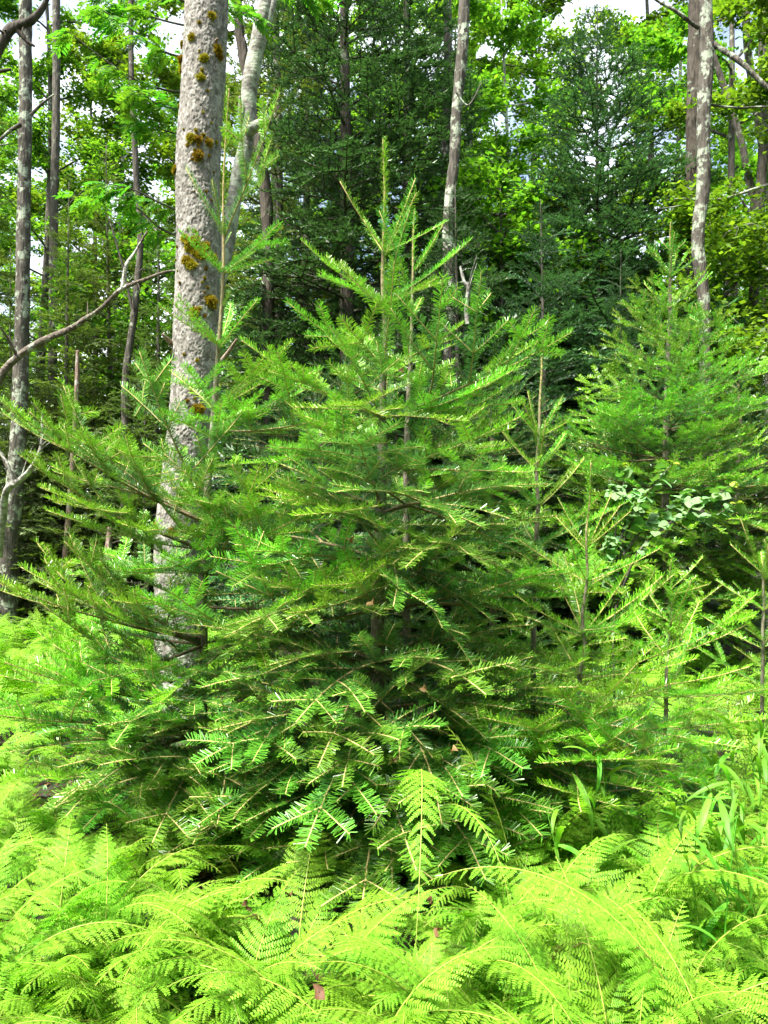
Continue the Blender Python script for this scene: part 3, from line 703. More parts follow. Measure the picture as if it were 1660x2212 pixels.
bare_tree('dead_snag', 'broken brown stump of a snag just left of the mossy trunk base', [(238, 1140), (234, 1190), (226, 1250), foot_px(212, 9.6)], 9.6, [px2r(h, 9.6) for h in (6, 7.5, 8, 9)], M['reddead'], seed=12, flare=0.0, cat='dead tree')
bare_tree('slender_trunk_tree', 'grey trunk glimpsed at upper left behind the lichen-patched one', [(120, -250), (122, 60), (122, 250), (118, 420), (115, 700), foot_px(112, 13)], 13, [px2r(h, 13) for h in (7, 8, 8, 9, 9, 11)], M['bark'], seed=13)
bare_tree('slender_trunk_tree', 'dark stem close behind the pale forked trunk, at the top', [(508, -250), (515, 30), (525, 110), (545, 220), (572, 400), (580, 620), foot_px(584, 9.5)], 9.5, [px2r(h, 9.5) for h in (8, 10, 11, 12, 13, 13, 16)], M['darkbark'], seed=14)
bare_tree('slender_trunk_tree', 'thin pale trunk far off beside the dark conifer stem', [(1276, 560), (1277, 640), (1278, 760), (1276, 900), foot_px(1275, 14.5)], 14.5, [px2r(h, 14.5) for h in (4, 5, 5.5, 5.5, 7)], M['pale'], seed=15)
bare_tree('slender_trunk_tree', 'faint trunk left of the pale-patched birch, near the top', [(962, -200), (968, 60), (966, 260), (962, 420), foot_px(955, 12)], 12, [px2r(h, 12) for h in (8, 9, 9, 10, 12)], M['bark'], seed=16)

# dead boughs
def bough(label, main, mainY, mr, sides_, mat, seed, n=40):
    pts = np.array([P(x, y, yy) for (x, y), yy in zip(main, mainY)])
    c = pts[0].copy(); c[2] = 0
    t = thing('dead_bough', label, 'branch', pts[0])
    q, r_ = resample(pts, mr, n); q = q + (vnoise(q * 4, seed)[:, None] - 0.5) * 0.035 * np.array([0.4, 0, 1])
    m = MB(); tube(m, q - pts[0], r_, 10, rough=0.22, seed=seed); obj('stem', m.mesh('stem', mat, True), t)
    rt = np.random.default_rng(seed)
    for k in range(9):          # fine broken twigs along the bough
        i = rt.integers(4, n - 3); dv = nrm(q[i + 1] - q[i - 1]); d2 = nrm(dv * 0.5 + rt.normal(0, 0.7, 3) * [1, 0.5, 1]); l2 = rt.uniform(0.06, 0.28)
        m = MB(); tube(m, np.array([q[i], q[i] + d2 * l2 * 0.5 + [0, 0, 0.015], q[i] + d2 * l2]) - pts[0], [r_[i] * 0.3, r_[i] * 0.22, 0.0015], 5, rough=0.2, seed=k); obj('twig', m.mesh('twig', mat, True), t)
    for k, (lp, lY, lr) in enumerate(sides_):
        p2 = np.array([P(x, y, yy) for (x, y), yy in zip(lp, lY)]); m = MB()
        q2, r2 = resample(p2, lr, 18); tube(m, q2 - pts[0], r2, 7, rough=0.25, seed=seed + k + 1); obj('twig', m.mesh('twig', mat, True), t)
bough('long arching grey-brown dead bough sweeping up to the mossy trunk', [(-60, 930), (0, 815), (40, 772), (75, 748), (115, 728), (150, 715), (185, 690), (215, 668), (245, 640), (270, 620), (320, 600), (350, 590), (385, 583)],
      [6.6, 6.6, 6.6, 6.6, 6.6, 6.6, 6.6, 6.5, 6.5, 6.4, 6.3, 6.2, 6.1], [px2r(h, 6.5) for h in (10, 9.5, 8, 8, 7, 6.3, 5.8, 5, 4.6, 4.2, 3.2, 2.3, 1.5)],
      [([(265, 622), (270, 590), (275, 568), (292, 545), (318, 500)], [6.4, 6.4, 6.4, 6.5, 6.5], [px2r(h, 6.4) for h in (3.8, 3.6, 3.3, 3, 2.2)]), ([(38, 773), (20, 735), (0, 705)], [6.6, 6.5, 6.4], [0.016, 0.012, 0.006])], M['bough'], 41)
bough('crooked pale dead bough rising from the ferns at the left edge', [(-5, 1205), (5, 1120), (14, 1062), (42, 1040), (72, 1005), (90, 960), (92, 890)], [6.3, 6.2, 6.1, 6.0, 5.9, 5.9, 5.9], [px2r(h, 6) for h in (9, 8.5, 8, 6.5, 5, 4, 2)],
      [([(30, 1048), (16, 1000), (-8, 975)], [6.0, 6.0, 6.0], [0.014, 0.01, 0.005])], M['pale'], 42)
bough('dark twisted bough hanging into the top left corner', [(112, -30), (95, 12), (70, 40), (40, 55), (15, 75), (-12, 130)], [7.0] * 6, [px2r(h, 7) for h in (4, 6, 8.5, 9.5, 10, 9.5)],
      [([(35, 60), (55, 85), (75, 100)], [7.0, 7, 7], [0.03, 0.02, 0.01]), ([(-5, 155), (12, 152), (24, 150)], [7, 7, 7], [0.02, 0.016, 0.012])], M['darkbark'], 43)
bough('bleached broken twig poking up between fir and birch', [(1010, 700), (1008, 655), (1012, 625), (1002, 605), (995, 575)], [6.5] * 5, [px2r(h, 6.5) for h in (5, 5, 4, 3.4, 1.5)],
      [([(1010, 640), (1012, 618), (1011, 612)], [6.5] * 3, [0.014, 0.012, 0.007])], M['pale'], 44)

# ------------------------------------------------------------------ tall conifers behind
LOD = []
for k in range(6):
    LOD.append(spray(500 + k, (4, 5, 5, 6, 4, 5)[k], 0.34, (-0.5, -0.25, 0.1, -0.6, 0.2, -0.9)[k], 125, 0.062, 0.019, sides=3, quad=False, needle_age=6, woodscale=2.4))

def conifer_meshes(seed, H, base, rmax, nb, mat, wood, tr, dead=12, thin=0.0):
    """Trunk, limbs and crown meshes of one tall conifer standing at the origin."""
    rng = np.random.default_rng(seed)
    cr, lb, dd, tk = MB(), MB(), MB(), MB()
    zz = np.linspace(-0.05, H, 26)
    wob = np.stack([np.sin(zz * 0.5 + seed) * 0.04, np.cos(zz * 0.43 + seed) * 0.04, zz], -1); wob[:, :2] -= wob[0, :2]
    tr_ = tr * (1 - 0.93 * np.clip(zz / H, 0, 1) ** 0.9) * (1 + 0.25 * np.exp(-np.maximum(zz, 0) / 0.2))
    tube(tk, wob, tr_, 14, rough=0.08, seed=seed)
    at = lambda z: np.array([np.interp(z, zz, wob[:, k]) for k in range(3)])
    az = 0
    for k in range(nb):
        f = (k + rng.random()) / nb
        z = base + (H - base - 0.1) * f
        az += 2.4 + rng.normal(0, 0.35)
        Lb = rmax * (1 - f) ** 0.75 * rng.uniform(0.62, 1.12) + 0.12
        el = R(-14 + 48 * f + rng.normal(0, 9))
        wd, nd, ln = LOD[rng.integers(6)]
        s = Lb / ln
        ex = np.array([math.cos(el) * math.cos(az), math.cos(el) * math.sin(az), math.sin(el)]); ey = nrm(np.cross([0, 0, 1.0], ex)); ez = np.cross(ex, ey)
        Mx = np.eye(4); Mx[:3, 0] = ex * s; Mx[:3, 1] = ey * s; Mx[:3, 2] = ez * s; Mx[:3, 3] = at(z)
        cr.merge(nd, Mx); lb.merge(wd, Mx)
    for k in range(dead):       # bare dead twigs under the crown
        z = rng.uniform(0.25, base + 0.4 * (H - base)); a = rng.uniform(0, 6.28); Ld = rng.uniform(0.4, 1.3)
        d = np.array([math.cos(a), math.sin(a), rng.uniform(-0.35, 0.15)])
        p0 = at(z); q = np.array([p0, p0 + d * Ld * 0.5 + [0, 0, 0.04], p0 + d * Ld + [0, 0, rng.uniform(-0.2, 0.1)]])
        tube(dd, resample(q, [0, 0, 0], 7)[0], np.linspace(0.010, 0.003, 7), 4)
        for m in range(3):
            b0 = p0 + d * Ld * rng.uniform(0.4, 0.9); b1 = b0 + nrm(d + rng.normal(0, 0.7, 3)) * Ld * 0.35
            tube(dd, np.array([b0, b1]), [0.004, 0.002], 3)
    return tk.mesh('trunk', wood, True), lb.mesh('limbs', wood), cr.mesh('crown', mat), dd.mesh('dead_twigs', M['bough']) if dead else None

CON = {
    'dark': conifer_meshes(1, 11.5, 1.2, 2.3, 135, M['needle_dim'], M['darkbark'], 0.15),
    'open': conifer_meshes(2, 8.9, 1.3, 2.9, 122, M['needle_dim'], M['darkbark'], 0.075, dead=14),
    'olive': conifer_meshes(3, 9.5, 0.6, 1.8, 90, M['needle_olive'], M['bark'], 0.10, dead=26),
    'small': conifer_meshes(4, 4.2, 0.15, 1.35, 64, M['needle_dim'], M['bark'], 0.05, dead=6),
    'low': conifer_meshes(6, 4.0, 0.1, 1.35, 70, M['needle_olive'], M['bark'], 0.05, dead=8),
    'slim': conifer_meshes(5, 13.0, 2.6, 1.6, 80, M['needle_olive'], M['bark'], 0.13, dead=30),
}
def conifer(kind, px, Y, label, rz=0.0, s=1.0, group=None, name='conifer_tree', lean=0.0):
    p = P(px, CY, Y)
    t = thing(name, label, 'conifer', (p[0], Y, float(gz(p[0], Y))), rz, group)
    t.scale = (s, s, s); t.rotation_euler = (0, R(lean), rz)
    for nm, me in zip(('trunk', 'limbs', 'crown', 'dead_twigs'), CON[kind]):
        if me: obj(nm, me, t)
    return t

conifer('open', 1300, 11.0, 'dark open-crowned conifer against bright sky gaps, right of centre', 0.5, 1.0)
conifer('dark', 745, 9.6, 'tall dark conifer directly left of the bushiest fir, trunk showing', 1.1, 1.0)
conifer('dark', 868, 11.5, 'darkest tall conifer rising behind the bushiest fir to the frame top', 2.9, 1.05)
conifer('slim', 590, 11.0, 'slim conifer with dead lower twigs behind the pale forked trunk', 0.2, 1.0)
conifer('olive', 150, 10.8, 'greyish olive spruce behind the reddish dead snag', 0.9, 0.66)
conifer('olive', 232, 12.2, 'olive spruce behind the thin wavy trunk', 3.7, 0.78)
conifer('olive', 335, 11.6, 'twiggy olive spruce just left of the mossy trunk', 5.1, 0.68)
conifer('olive', 30, 12.4, 'olive spruce behind the lichen-patched trunk at the left edge', 2.2, 0.62)
conifer('olive', -130, 10.5, 'olive spruce mostly outside the left edge of the frame', 4.4, 1.0)
conifer('low', 90, 10.6, 'low green spruce beside the foot of the lichen-patched trunk', 0.4, 0.85)
conifer('low', 200, 11.0, 'low green spruce between the two dead snags', 1.9, 0.9)
conifer('low', 320, 10.0, 'low green spruce half hidden by the mossy trunk', 3.0, 0.95)
conifer('small', 560, 9.4, 'low dark fir right of the mossy trunk in the shade', 0.1, 1.05)
conifer('small', 1180, 9.0, 'dark shaded fir between birch trunk and open-crowned conifer', 2.4, 1.25)
conifer('small', 1010, 9.8, 'dark shaded fir behind the birch foot', 1.4, 1.3)
conifer('small', 1330, 9.6, 'dark fir at the foot of the open-crowned conifer', 4.2, 1.15)
conifer('low', 20, 9.9, 'low green spruce right at the left edge behind the ferns', 2.0, 0.8)
conifer('low', 150, 9.9, 'low green spruce in front of the reddish dead snag', 5.4, 0.6)
conifer('small', 985, 7.7, 'dark young fir hiding the lower part of the birch trunk', 3.3, 1.15)
conifer('dark', 1120, 15.0, 'distant dark conifer filling the gap right of the birch', 0.7, 0.8)
conifer('small', 1480, 11.8, 'dark low fir behind the dark straight trunk', 0.6, 1.1)
conifer('dark', 660, 12.6, 'dark conifer between the pale forked trunk and the tall conifer', 4.0, 0.95)
conifer('dark', 985, 12.8, 'dark conifer right behind the pale-patched birch trunk', 5.5, 0.85)
conifer('open', 1200, 13.0, 'dark conifer left of and behind the open-crowned one', 3.5, 0.85)
conifer('small', 850, 8.0, 'dark low fir right behind the two crowded firs', 5.0, 1.0)

# ------------------------------------------------------------------ hardwoods behind
def hardwood_meshes(seed, H, base, spread, nleaf, ls, wood, tr, leafmat='leaf'):
    rng = np.random.default_rng(seed)
    wd, lf = MB(), MB()
    zz = np.linspace(-0.05, H, 20); wob = np.stack([np.sin(zz * 0.35 + seed) * 0.15, np.cos(zz * 0.3 + seed * 2) * 0.15, zz], -1); wob[:, :2] -= wob[0, :2]
    tk = MB(); tube(tk, wob, tr * (1 - 0.85 * np.clip(zz / H, 0, 1)), 12, rough=0.08, seed=seed)
    ends = []
    for k in range(26):
        z = base + (H - base) * (k + rng.random()) / 26
        p = np.array([np.interp(z, zz, wob[:, i]) for i in range(3)])
        a = k * 2.4 + rng.normal(0, 0.4); el = R(rng.uniform(8, 50)); Lb = spread * rng.uniform(0.5, 1.1) * (1 - 0.55 * (z - base) / (H - base))
        d = np.array([math.cos(el) * math.cos(a), math.cos(el) * math.sin(a), math.sin(el)])
        q = [p]
        for s in range(5):
            d = nrm(d + rng.normal(0, 0.16, 3)); q.append(q[-1] + d * Lb / 5)
        q = np.array(q); tube(wd, q, np.linspace(0.026, 0.006, 6), 5)
        for m in range(9):
            i = rng.integers(1, 6); b = q[i]; d2 = nrm(d + rng.normal(0, 0.75, 3)); L2 = rng.uniform(0.25, 0.75) * Lb * 0.55
            e = np.array([b, b + d2 * L2 * 0.5, b + d2 * L2 + [0, 0, -0.05]]); tube(wd, e, [0.007, 0.005, 0.003], 3)
            for f in (0.35, 0.65, 0.95): ends.append(b + d2 * L2 * f)
    ends = np.array(ends)
    c = ends[rng.integers(0, len(ends), nleaf)] + rng.normal(0, 1, (nleaf, 3)) * np.array([0.10, 0.10, 0.07])
    n = nrm(np.stack([rng.normal(0, 0.55, nleaf), rng.normal(-0.1, 0.55, nleaf), np.ones(nleaf)], -1))
    d = nrm(np.cross(n, rng.normal(0, 1, (nleaf, 3)))); s = np.cross(n, d); sz = ls * rng.uniform(0.6, 1.25, nleaf)[:, None]
    V = np.stack([c - d * sz * 0.5, c + s * sz * 0.34 - n * sz * 0.05, c + d * sz * 0.55 - n * sz * 0.12, c - s * sz * 0.34 - n * sz * 0.05], 1).reshape(-1, 3)
    lf.add(V, np.arange(nleaf * 4).reshape(-1, 4), None, np.repeat(rng.random(nleaf), 4), np.repeat(rng.random(nleaf), 4))
    return tk.mesh('trunk', wood, True), wd.mesh('limbs', wood), lf.mesh('crown', M[leafmat])

HW = [hardwood_meshes(21, 13, 3.0, 2.6, 20000, 0.100, M['bark'], 0.10), hardwood_meshes(22, 11, 1.8, 2.4, 20000, 0.088, M['pale'], 0.08),
      hardwood_meshes(23, 15, 4.0, 3.0, 22000, 0.105, M['bark'], 0.13), hardwood_meshes(24, 5.0, 0.5, 1.7, 11000, 0.075, M['bark'], 0.035)]
def hardwood(v, px, Y, label, rz, s=1.0, group=None, name='hardwood_tree'):
    p = P(px, CY, Y)
    t = thing(name, label, 'tree', (p[0], Y, float(gz(p[0], Y))), rz, group); t.scale = (s, s, s)
    for nm, me in zip(('trunk', 'limbs', 'crown'), HW[v]): obj(nm, me, t)
    return t
hardwood(1, 1665, 9.6, 'leafy hardwood hanging its branches into the right edge of the frame', 0.6, 0.95)
hardwood(0, 1575, 12.5, 'light green hardwood right of the crooked lichen-spotted trunk', 1.9)
hardwood(1, 1080, 13.5, 'light green hardwood between birch and open-crowned conifer', 2.6)
hardwood(3, 1590, 9.8, 'low bright bush of hardwood leaves right of the crooked trunk', 0.9, 1.1)
hardwood(3, 1400, 12.0, 'low bright bush behind the cone-shaped fir top', 2.9, 1.1)
hardwood(3, 330, 13.0, 'low bright hardwood bush left of the mossy trunk', 4.0, 1.2)
hardwood(3, 1100, 10.6, 'bright leafy bush in the gap right of the birch', 1.0, 1.25)
hardwood(3, 1220, 12.2, 'bright leafy bush below the open-crowned conifer', 2.2, 1.3)
hardwood(2, 1040, 16.0, 'tall hardwood closing the sky behind the birch', 2.3, 1.05)
hardwood(2, 1390, 19.0, 'tall hardwood high behind the open-crowned conifer', 0.3, 1.15)
hardwood(0, 1180, 17.0, 'hardwood crown left of the open-crowned conifer top', 0.9, 1.05)
hardwood(1, 250, 14.5, 'sunlit hardwood behind the thin wavy trunk', 1.0)
hardwood(2, 80, 13.5, 'pale sunlit hardwood above the olive spruces at the left', 0.4, 0.8)
hardwood(0, 190, 16.0, 'feathery sunlit hardwood between the thin trunks at upper left', 5.2, 0.9)
hardwood(0, 420, 15.0, 'sunlit hardwood behind the mossy trunk', 3.3)
FAR = 'sunlit hardwoods far back in the wood'
rng0 = np.random.default_rng(77)
for k in range(34):
    px = -350 + k * 2400 / 33 + rng0.normal(0, 25); Y = 17 + 16 * ((k * 7) % 5) / 5 + rng0.uniform(0, 4)
    hardwood(int((0, 2, 1)[k % 3]), px, Y, 'sunlit hardwood among the far trees closing the view', rng0.uniform(0, 6.28), rng0.uniform(0.95, 1.25) * (0.78 if 1060 < px < 1500 or 180 < px < 420 else 1.05), FAR, 'far_hardwood_tree')
FARL = 'low leafy saplings under the far trees'
for k in range(26):
    px = -250 + k * 2200 / 25 + rng0.normal(0, 25); Y = 14.5 + rng0.uniform(0, 7)
    hardwood(3, px, Y, 'low leafy sapling in the shade under the far trees', rng0.uniform(0, 6.28), rng0.uniform(0.8, 1.2), FARL, 'far_hardwood_sapling')
FARC = 'dark conifers far back in the wood'
for k in range(22):
    px = -250 + k * 2200 / 21 + rng0.normal(0, 35); Y = 14 + rng0.uniform(0, 10)
    conifer('small' if k % 2 else 'olive', px, Y, 'dark conifer among the far trees under the canopy', rng0.uniform(0, 6.28), rng0.uniform(0.8, 1.15) * (1.2 if k % 2 else 0.7), FARC, 'far_conifer_tree')

# ------------------------------------------------------------------ rowan with compound leaves
def ovate(mb, base, d, n, L, W, tone, rnd, serr=0.0, cup=0.12):
    """A pointed leaf: 8 vertices, folded along its midrib."""
    d = nrm(d); s = np.cross(n, d)
    st = np.array([0, 0.28, 0.62, 1.0]); wd = np.array([0, 0.46, 0.40, 0])
    mid = base[None] + d[None] * (st * L)[:, None] - n[None] * (0.10 * L * st ** 2)[:, None]
    V = [mid[0], mid[1], mid[2], mid[3]]
    for sg in (-1, 1):
        for i in (1, 2): V.append(mid[i] + s * sg * wd[i] * W + n * cup * W)
    Q = [[1, 2, 5, 4], [6, 7, 2, 1]]; T = [[0, 1, 4], [2, 3, 5], [0, 6, 1], [7, 3, 2]]
    mb.add(np.array(V), Q, T, tone, rnd)

def rowan_leaf(seed):
    rng = np.random.default_rng(seed); m = MB()
    L = 0.19; n = np.array([0, 0, 1.0])
    pts = np.array([[x * L, 0, -0.35 * L * x * x] for x in np.linspace(0, 1, 9)])
    tube(m, pts, 0.0014, 4, tone=0.6)
    for i in range(2, 9):
        p = pts[i]; l = 0.058 * (0.75 + 0.5 * math.sin(math.pi * i / 9))
        for sg in ((-1, 1) if i < 8 else (0,)):
            d = np.array([0.55 if sg else 1.0, sg * 0.85, -0.22])
            ovate(m, p, nrm(d + rng.normal(0, 0.05, 3)), nrm(n + rng.normal(0, 0.15, 3)), l, l * 0.36, rng.random(), rng.random())
    return m.mesh('leaf', M['rowan'])
def rowan():
    rng = np.random.default_rng(31)
    bank = [rowan_leaf(k) for k in range(4)]
    Y = 6.8
    me, foot, sp, rr = trunk_mesh([(430, -260), (425, 100), (420, 400), (415, 800), foot_px(412, Y)], Y, [0.02, 0.028, 0.034, 0.04, 0.05], M['bark'], sides=10)
    t = thing('rowan_tree', 'rowan with feathery compound leaves reaching left from behind the mossy trunk', 'tree', foot)
    obj('trunk', me, t)
    boughs = [([(425, 200), (360, 195), (290, 170), (215, 120), (150, 70)], 6.4), ([(425, 130), (350, 110), (280, 60), (220, 20)], 6.2), ([(425, 60), (340, 40), (270, 5), (210, -40)], 6.5), ([(425, 240), (380, 235), (340, 225), (300, 195)], 6.2),
              ([(425, 20), (360, -20), (300, -60)], 6.1), ([(420, 300), (350, 280), (300, 260)], 6.6), ([(420, 470), (350, 440), (290, 410), (220, 395)], 6.6), ([(420, 520), (350, 495), (280, 440), (170, 420)], 6.9), ([(430, 0), (500, 15), (545, 40)], 6.4), ([(430, -60), (600, -30), (690, -5)], 6.6)]
    for pl, Yt in boughs:
        pts = np.array([P(x, y, Y + (Yt - Y) * i / (len(pl) - 1)) for i, (x, y) in enumerate(pl)]) - foot
        q, r_ = resample(pts, np.linspace(0.012, 0.003, len(pts)), 24)
        m = MB(); tube(m, q, r_, 6, rough=0.15); obj('branch', m.mesh('branch', M['bark'], True), t)
        for i in range(6, 24):
            if rng.random() < 0.25: continue
            for rep in range(2):
                o = obj('leaf', bank[rng.integers(4)], t)
                dd = nrm(q[min(i + 1, 23)] - q[max(i - 1, 0)]); az = math.atan2(dd[1], dd[0]) + rng.choice((-1, 1)) * rng.uniform(0.2, 1.3)
                o.location = q[i]; o.rotation_euler = (rng.normal(0, 0.3), rng.uniform(-0.25, 0.55), az); s = rng.uniform(0.75, 1.25); o.scale = (s, s, s)
rowan()

# ------------------------------------------------------------------ pale-leaved shrub on the right
def shrub():
    rng = np.random.default_rng(61)
    def lf(seed, mat):
        r = np.random.default_rng(seed); m = MB(); n = np.array([0, 0, 1.0])
        st = np.linspace(0, 1, 6); wd = np.array([0, 0.30, 0.42, 0.40, 0.24, 0.0])
        mid = np.stack([st, 0 * st, -0.18 * st ** 2], -1); V = list(mid)
        for sg in (-1, 1):
            for i in range(1, 5): V.append(mid[i] + [0, sg * wd[i], 0.07 + r.normal(0, 0.02)])
        Q = [[i, i + 1, 6 + i, 5 + i] for i in (1, 2, 3)] + [[9 + i, 10 + i, i + 1, i] for i in (1, 2, 3)]
        T = [[0, 1, 6], [4, 5, 9], [0, 10, 1], [13, 5, 4]]
        m.add(np.array(V) * 0.074, Q, T, r.random(), 0.5); return m.mesh('leaf', mat, True)
    bank = [lf(k, M['shrub']) for k in range(3)]; newl = lf(9, M['shrub_new'])
    Y = 4.3
    foot = P(1330, CY, Y); foot[2] = float(gz(foot[0], foot[1]))
    t = thing('pale_leaved_shrub', 'slender shrub with pale glossy oval leaves and yellow shoot tips', 'shrub', foot)
    stems = [[(1330, 1640), (1325, 1400), (1322, 1270), (1330, 1150), (1345, 1060), (1352, 1000)], [(1325, 1300), (1345, 1180), (1375, 1110), (1410, 1050), (1455, 1000)],
             [(1325, 1330), (1370, 1210), (1420, 1150), (1480, 1110), (1530, 1080), (1590, 1042)], [(1328, 1230), (1350, 1130), (1365, 1090), (1372, 1060)], [(1325, 1350), (1320, 1240), (1318, 1160)],
             [(1410, 1160), (1470, 1120), (1530, 1120), (1595, 1085)], [(1345, 1200), (1400, 1130), (1450, 1095), (1500, 1060)], [(1370, 1115), (1340, 1080), (1328, 1050)]]
    for k, pl in enumerate(stems):
        pts = np.array([P(x, y, Y - 0.05 * i * ((k % 3) - 1)) for i, (x, y) in enumerate(pl)]) - foot
        q, r_ = resample(pts, np.linspace(0.008, 0.002, len(pts)), 30)
        m = MB(); tube(m, q, r_, 5); obj('stem', m.mesh('stem', M['bark'], True), t)
        for i in range(8 if k else 14, 30):
            for rep in range(2 if i % 3 == 0 else 3):
                o = obj('leaf', newl if i > 27 and k in (0, 1, 2, 5) else bank[rng.integers(3)], t)
                o.location = q[i] + rng.normal(0, 0.006, 3); s = rng.uniform(0.5, 1.1) * (0.6 if i > 27 else 1); o.scale = (s, s, s)
                o.rotation_euler = (rng.normal(0, 0.5), rng.uniform(-0.4, 0.6), rng.uniform(0, 6.28))
shrub()

# ------------------------------------------------------------------ ferns
def frond(seed, L, a0, a1, npairs, pin, lod=0, twist=0.0):
    """A twice-divided fern frond rising from the origin and arching over +X."""
    rng = np.random.default_rng(seed)
    n = 40; s = np.linspace(0, 1, n)
    th = R(a0) + (R(a1) - R(a0)) * s ** 1.35
    d = np.stack([np.sin(th), 0.10 * np.sin(s * 3 + seed), np.cos(th)], -1)
    p = np.concatenate([[[0, 0, 0]], np.cumsum((d[1:] + d[:-1]) / 2 * L / (n - 1), 0)])
    d = nrm(np.gradient(p, axis=0))
    up = nrm(np.cross(np.cross(d, [0.0, 0, 1.0]) + [0, -1e-4, 0], d)); up = np.where(up[:, 2:3] < -0.2, -up, up)
    side = np.cross(up, d)
    stalk, bl = MB(), MB()
    tube(stalk, p, np.linspace(0.0026, 0.0007, n), 5 if not lod else 3, tone=0.5, rnd=0.5)
    A = lambda arr, x: np.array([np.interp(x, s, arr[:, k]) for k in range(3)])
    wav = rng.uniform(0, 6.28)
    for i in range(npairs):
        f = i / (npairs - 1)
        x = 0.20 + 0.785 * f ** 0.93
        prof = (0.62 + 0.38 * min(1, f / 0.22)) * (1 - f) ** 0.85 + 0.035
        for sg in (-1, 1):
            base = A(p, min(1, x + rng.normal(0, 0.004))); dd = nrm(A(d, x)); uu = nrm(A(up, x)); ss = np.cross(uu, dd) * sg
            Lp = L * pin * prof * rng.uniform(0.9, 1.08)
            fw = R(18 + 28 * f + rng.normal(0, 4)); dr = R(10 + 10 * math.sin(wav + 5 * f + sg) + rng.normal(0, 5) + twist * sg)
            pd = nrm(ss * math.cos(fw) + dd * math.sin(fw) - uu * math.sin(dr))
            un = nrm(uu - pd * (uu @ pd)); pl = nrm(np.cross(un, pd))
            k = max(4, int((16 if not lod else 8) * (0.45 + 0.55 * prof)))
            t = (np.arange(k) + 0.45) / k
            curve = -un[None] * (0.16 * Lp * t ** 2)[:, None] + dd[None] * (0.10 * Lp * t ** 2)[:, None]
            c = base + pd[None] * (t * Lp)[:, None] + curve
            tg = nrm(pd[None] - un[None] * (0.32 * t)[:, None] + dd[None] * (0.2 * t)[:, None])
            if not lod: tube(bl, np.array([base, base + pd * Lp * 0.5 + curve[k // 2] * 0.9, base + pd * Lp * 0.98 + curve[-1]]), [0.0008, 0.0006, 0.0003], 3, tone=0.95, rnd=0.6, cap=False)
            sp = Lp / k
            pl_len = np.maximum(0.20 * Lp * (1 - t) ** 0.62, sp * 0.4) * (0.95 if not lod else 1.0) + 0.0012
            pl_len = np.minimum(pl_len, 0.56 * L * 0.785 / npairs)
            wdt = sp * (0.43 if not lod else 0.5)
            tn = np.clip(0.5 + 0.25 * rng.normal() + 0.25 * (t - 0.5) + 0.3 * (f - 0.5), 0, 1)
            for s2 in (-1, 1):
                ln = pl_len * rng.uniform(0.88, 1.08, k)
                o = nrm(pl[None] * s2 * 0.93 + tg * 0.36 + un[None] * rng.normal(-0.10, 0.12, k)[:, None])
                g = tg
                if not lod:
                    V = np.stack([c - g * wdt * 0.80, c + g * wdt * 0.80, c + o * (ln * 0.55)[:, None] + g * wdt * 0.92 + un * 0.0006, c + o * (ln * 0.92)[:, None] + g * wdt * 0.42, c + o * (ln * 0.97)[:, None] - g * wdt * 0.25, c + o * (ln * 0.5)[:, None] - g * wdt * 0.85], 1).reshape(-1, 3)
                    ix = np.arange(k)[:, None] * 6
                    Q = np.concatenate([ix + [0, 1, 2, 5], ix + [5, 2, 3, 4]])
                    bl.add(V, Q if s2 * 1 < 0 else Q[:, ::-1], None, np.repeat(tn, 6), np.repeat(rng.random(k), 6))
                else:
                    V = np.stack([c - g * wdt * 0.9, c + g * wdt * 0.9, c + o * ln[:, None] + g * wdt * 0.5, c + o * (ln * 0.95)[:, None] - g * wdt * 0.5], 1).reshape(-1, 3)
                    Q = np.arange(k * 4).reshape(-1, 4)
                    bl.add(V, Q if s2 < 0 else Q[:, ::-1], None, np.repeat(tn, 4), np.repeat(rng.random(k), 4))
    return stalk.mesh('frond', M['rachis']), bl.mesh('blade', M['fern'])

FR = [frond(1, 0.62, 20, 105, 23, 0.24), frond(2, 0.56, 28, 122, 21, 0.26), frond(3, 0.66, 16, 92, 24, 0.23), frond(4, 0.50, 34, 115, 20, 0.27, twist=8), frond(5, 0.70, 24, 128, 25, 0.22), frond(6, 0.58, 14, 82, 22, 0.25, twist=-6), frond(7, 0.60, 42, 118, 23, 0.25, twist=12), frond(8, 0.54, 22, 100, 20, 0.25, twist=-10)]
FL = [frond(11, 0.62, 18, 98, 19, 0.25, 1), frond(12, 0.58, 24, 112, 18, 0.27, 1), frond(13, 0.66, 14, 84, 20, 0.24, 1), frond(14, 0.52, 30, 105, 18, 0.28, 1)]
NF = 0
def fern(x, y, label, group, rng, nf=None, bank=FR, s=1.0, face=None, name='fern'):
    """face: bearing most fronds bend towards (None = all round)."""
    t = thing(name, label, 'fern', (x, y, float(gz(x, y)) - 0.01), group=group)
    nf = nf or rng.integers(5, 8)
    a0 = rng.uniform(0, 6.28)
    for k in range(nf):
        az = a0 + 6.28 * k / nf + rng.normal(0, 0.3)
        if face is not None: az = face + rng.normal(0, 0.75)
        st, bl = bank[rng.integers(len(bank))]
        o = obj('frond', st, t); sc = s * rng.uniform(0.75, 1.12)
        o.scale = (sc, sc * rng.uniform(0.8, 1.15), sc * rng.uniform(0.85, 1.12)); o.rotation_euler = (rng.normal(0, 0.14), rng.normal(0, 0.14), az)
        o.location = (rng.normal(0, 0.03), rng.normal(0, 0.03), 0)
        obj('blade', bl, o)
    return t

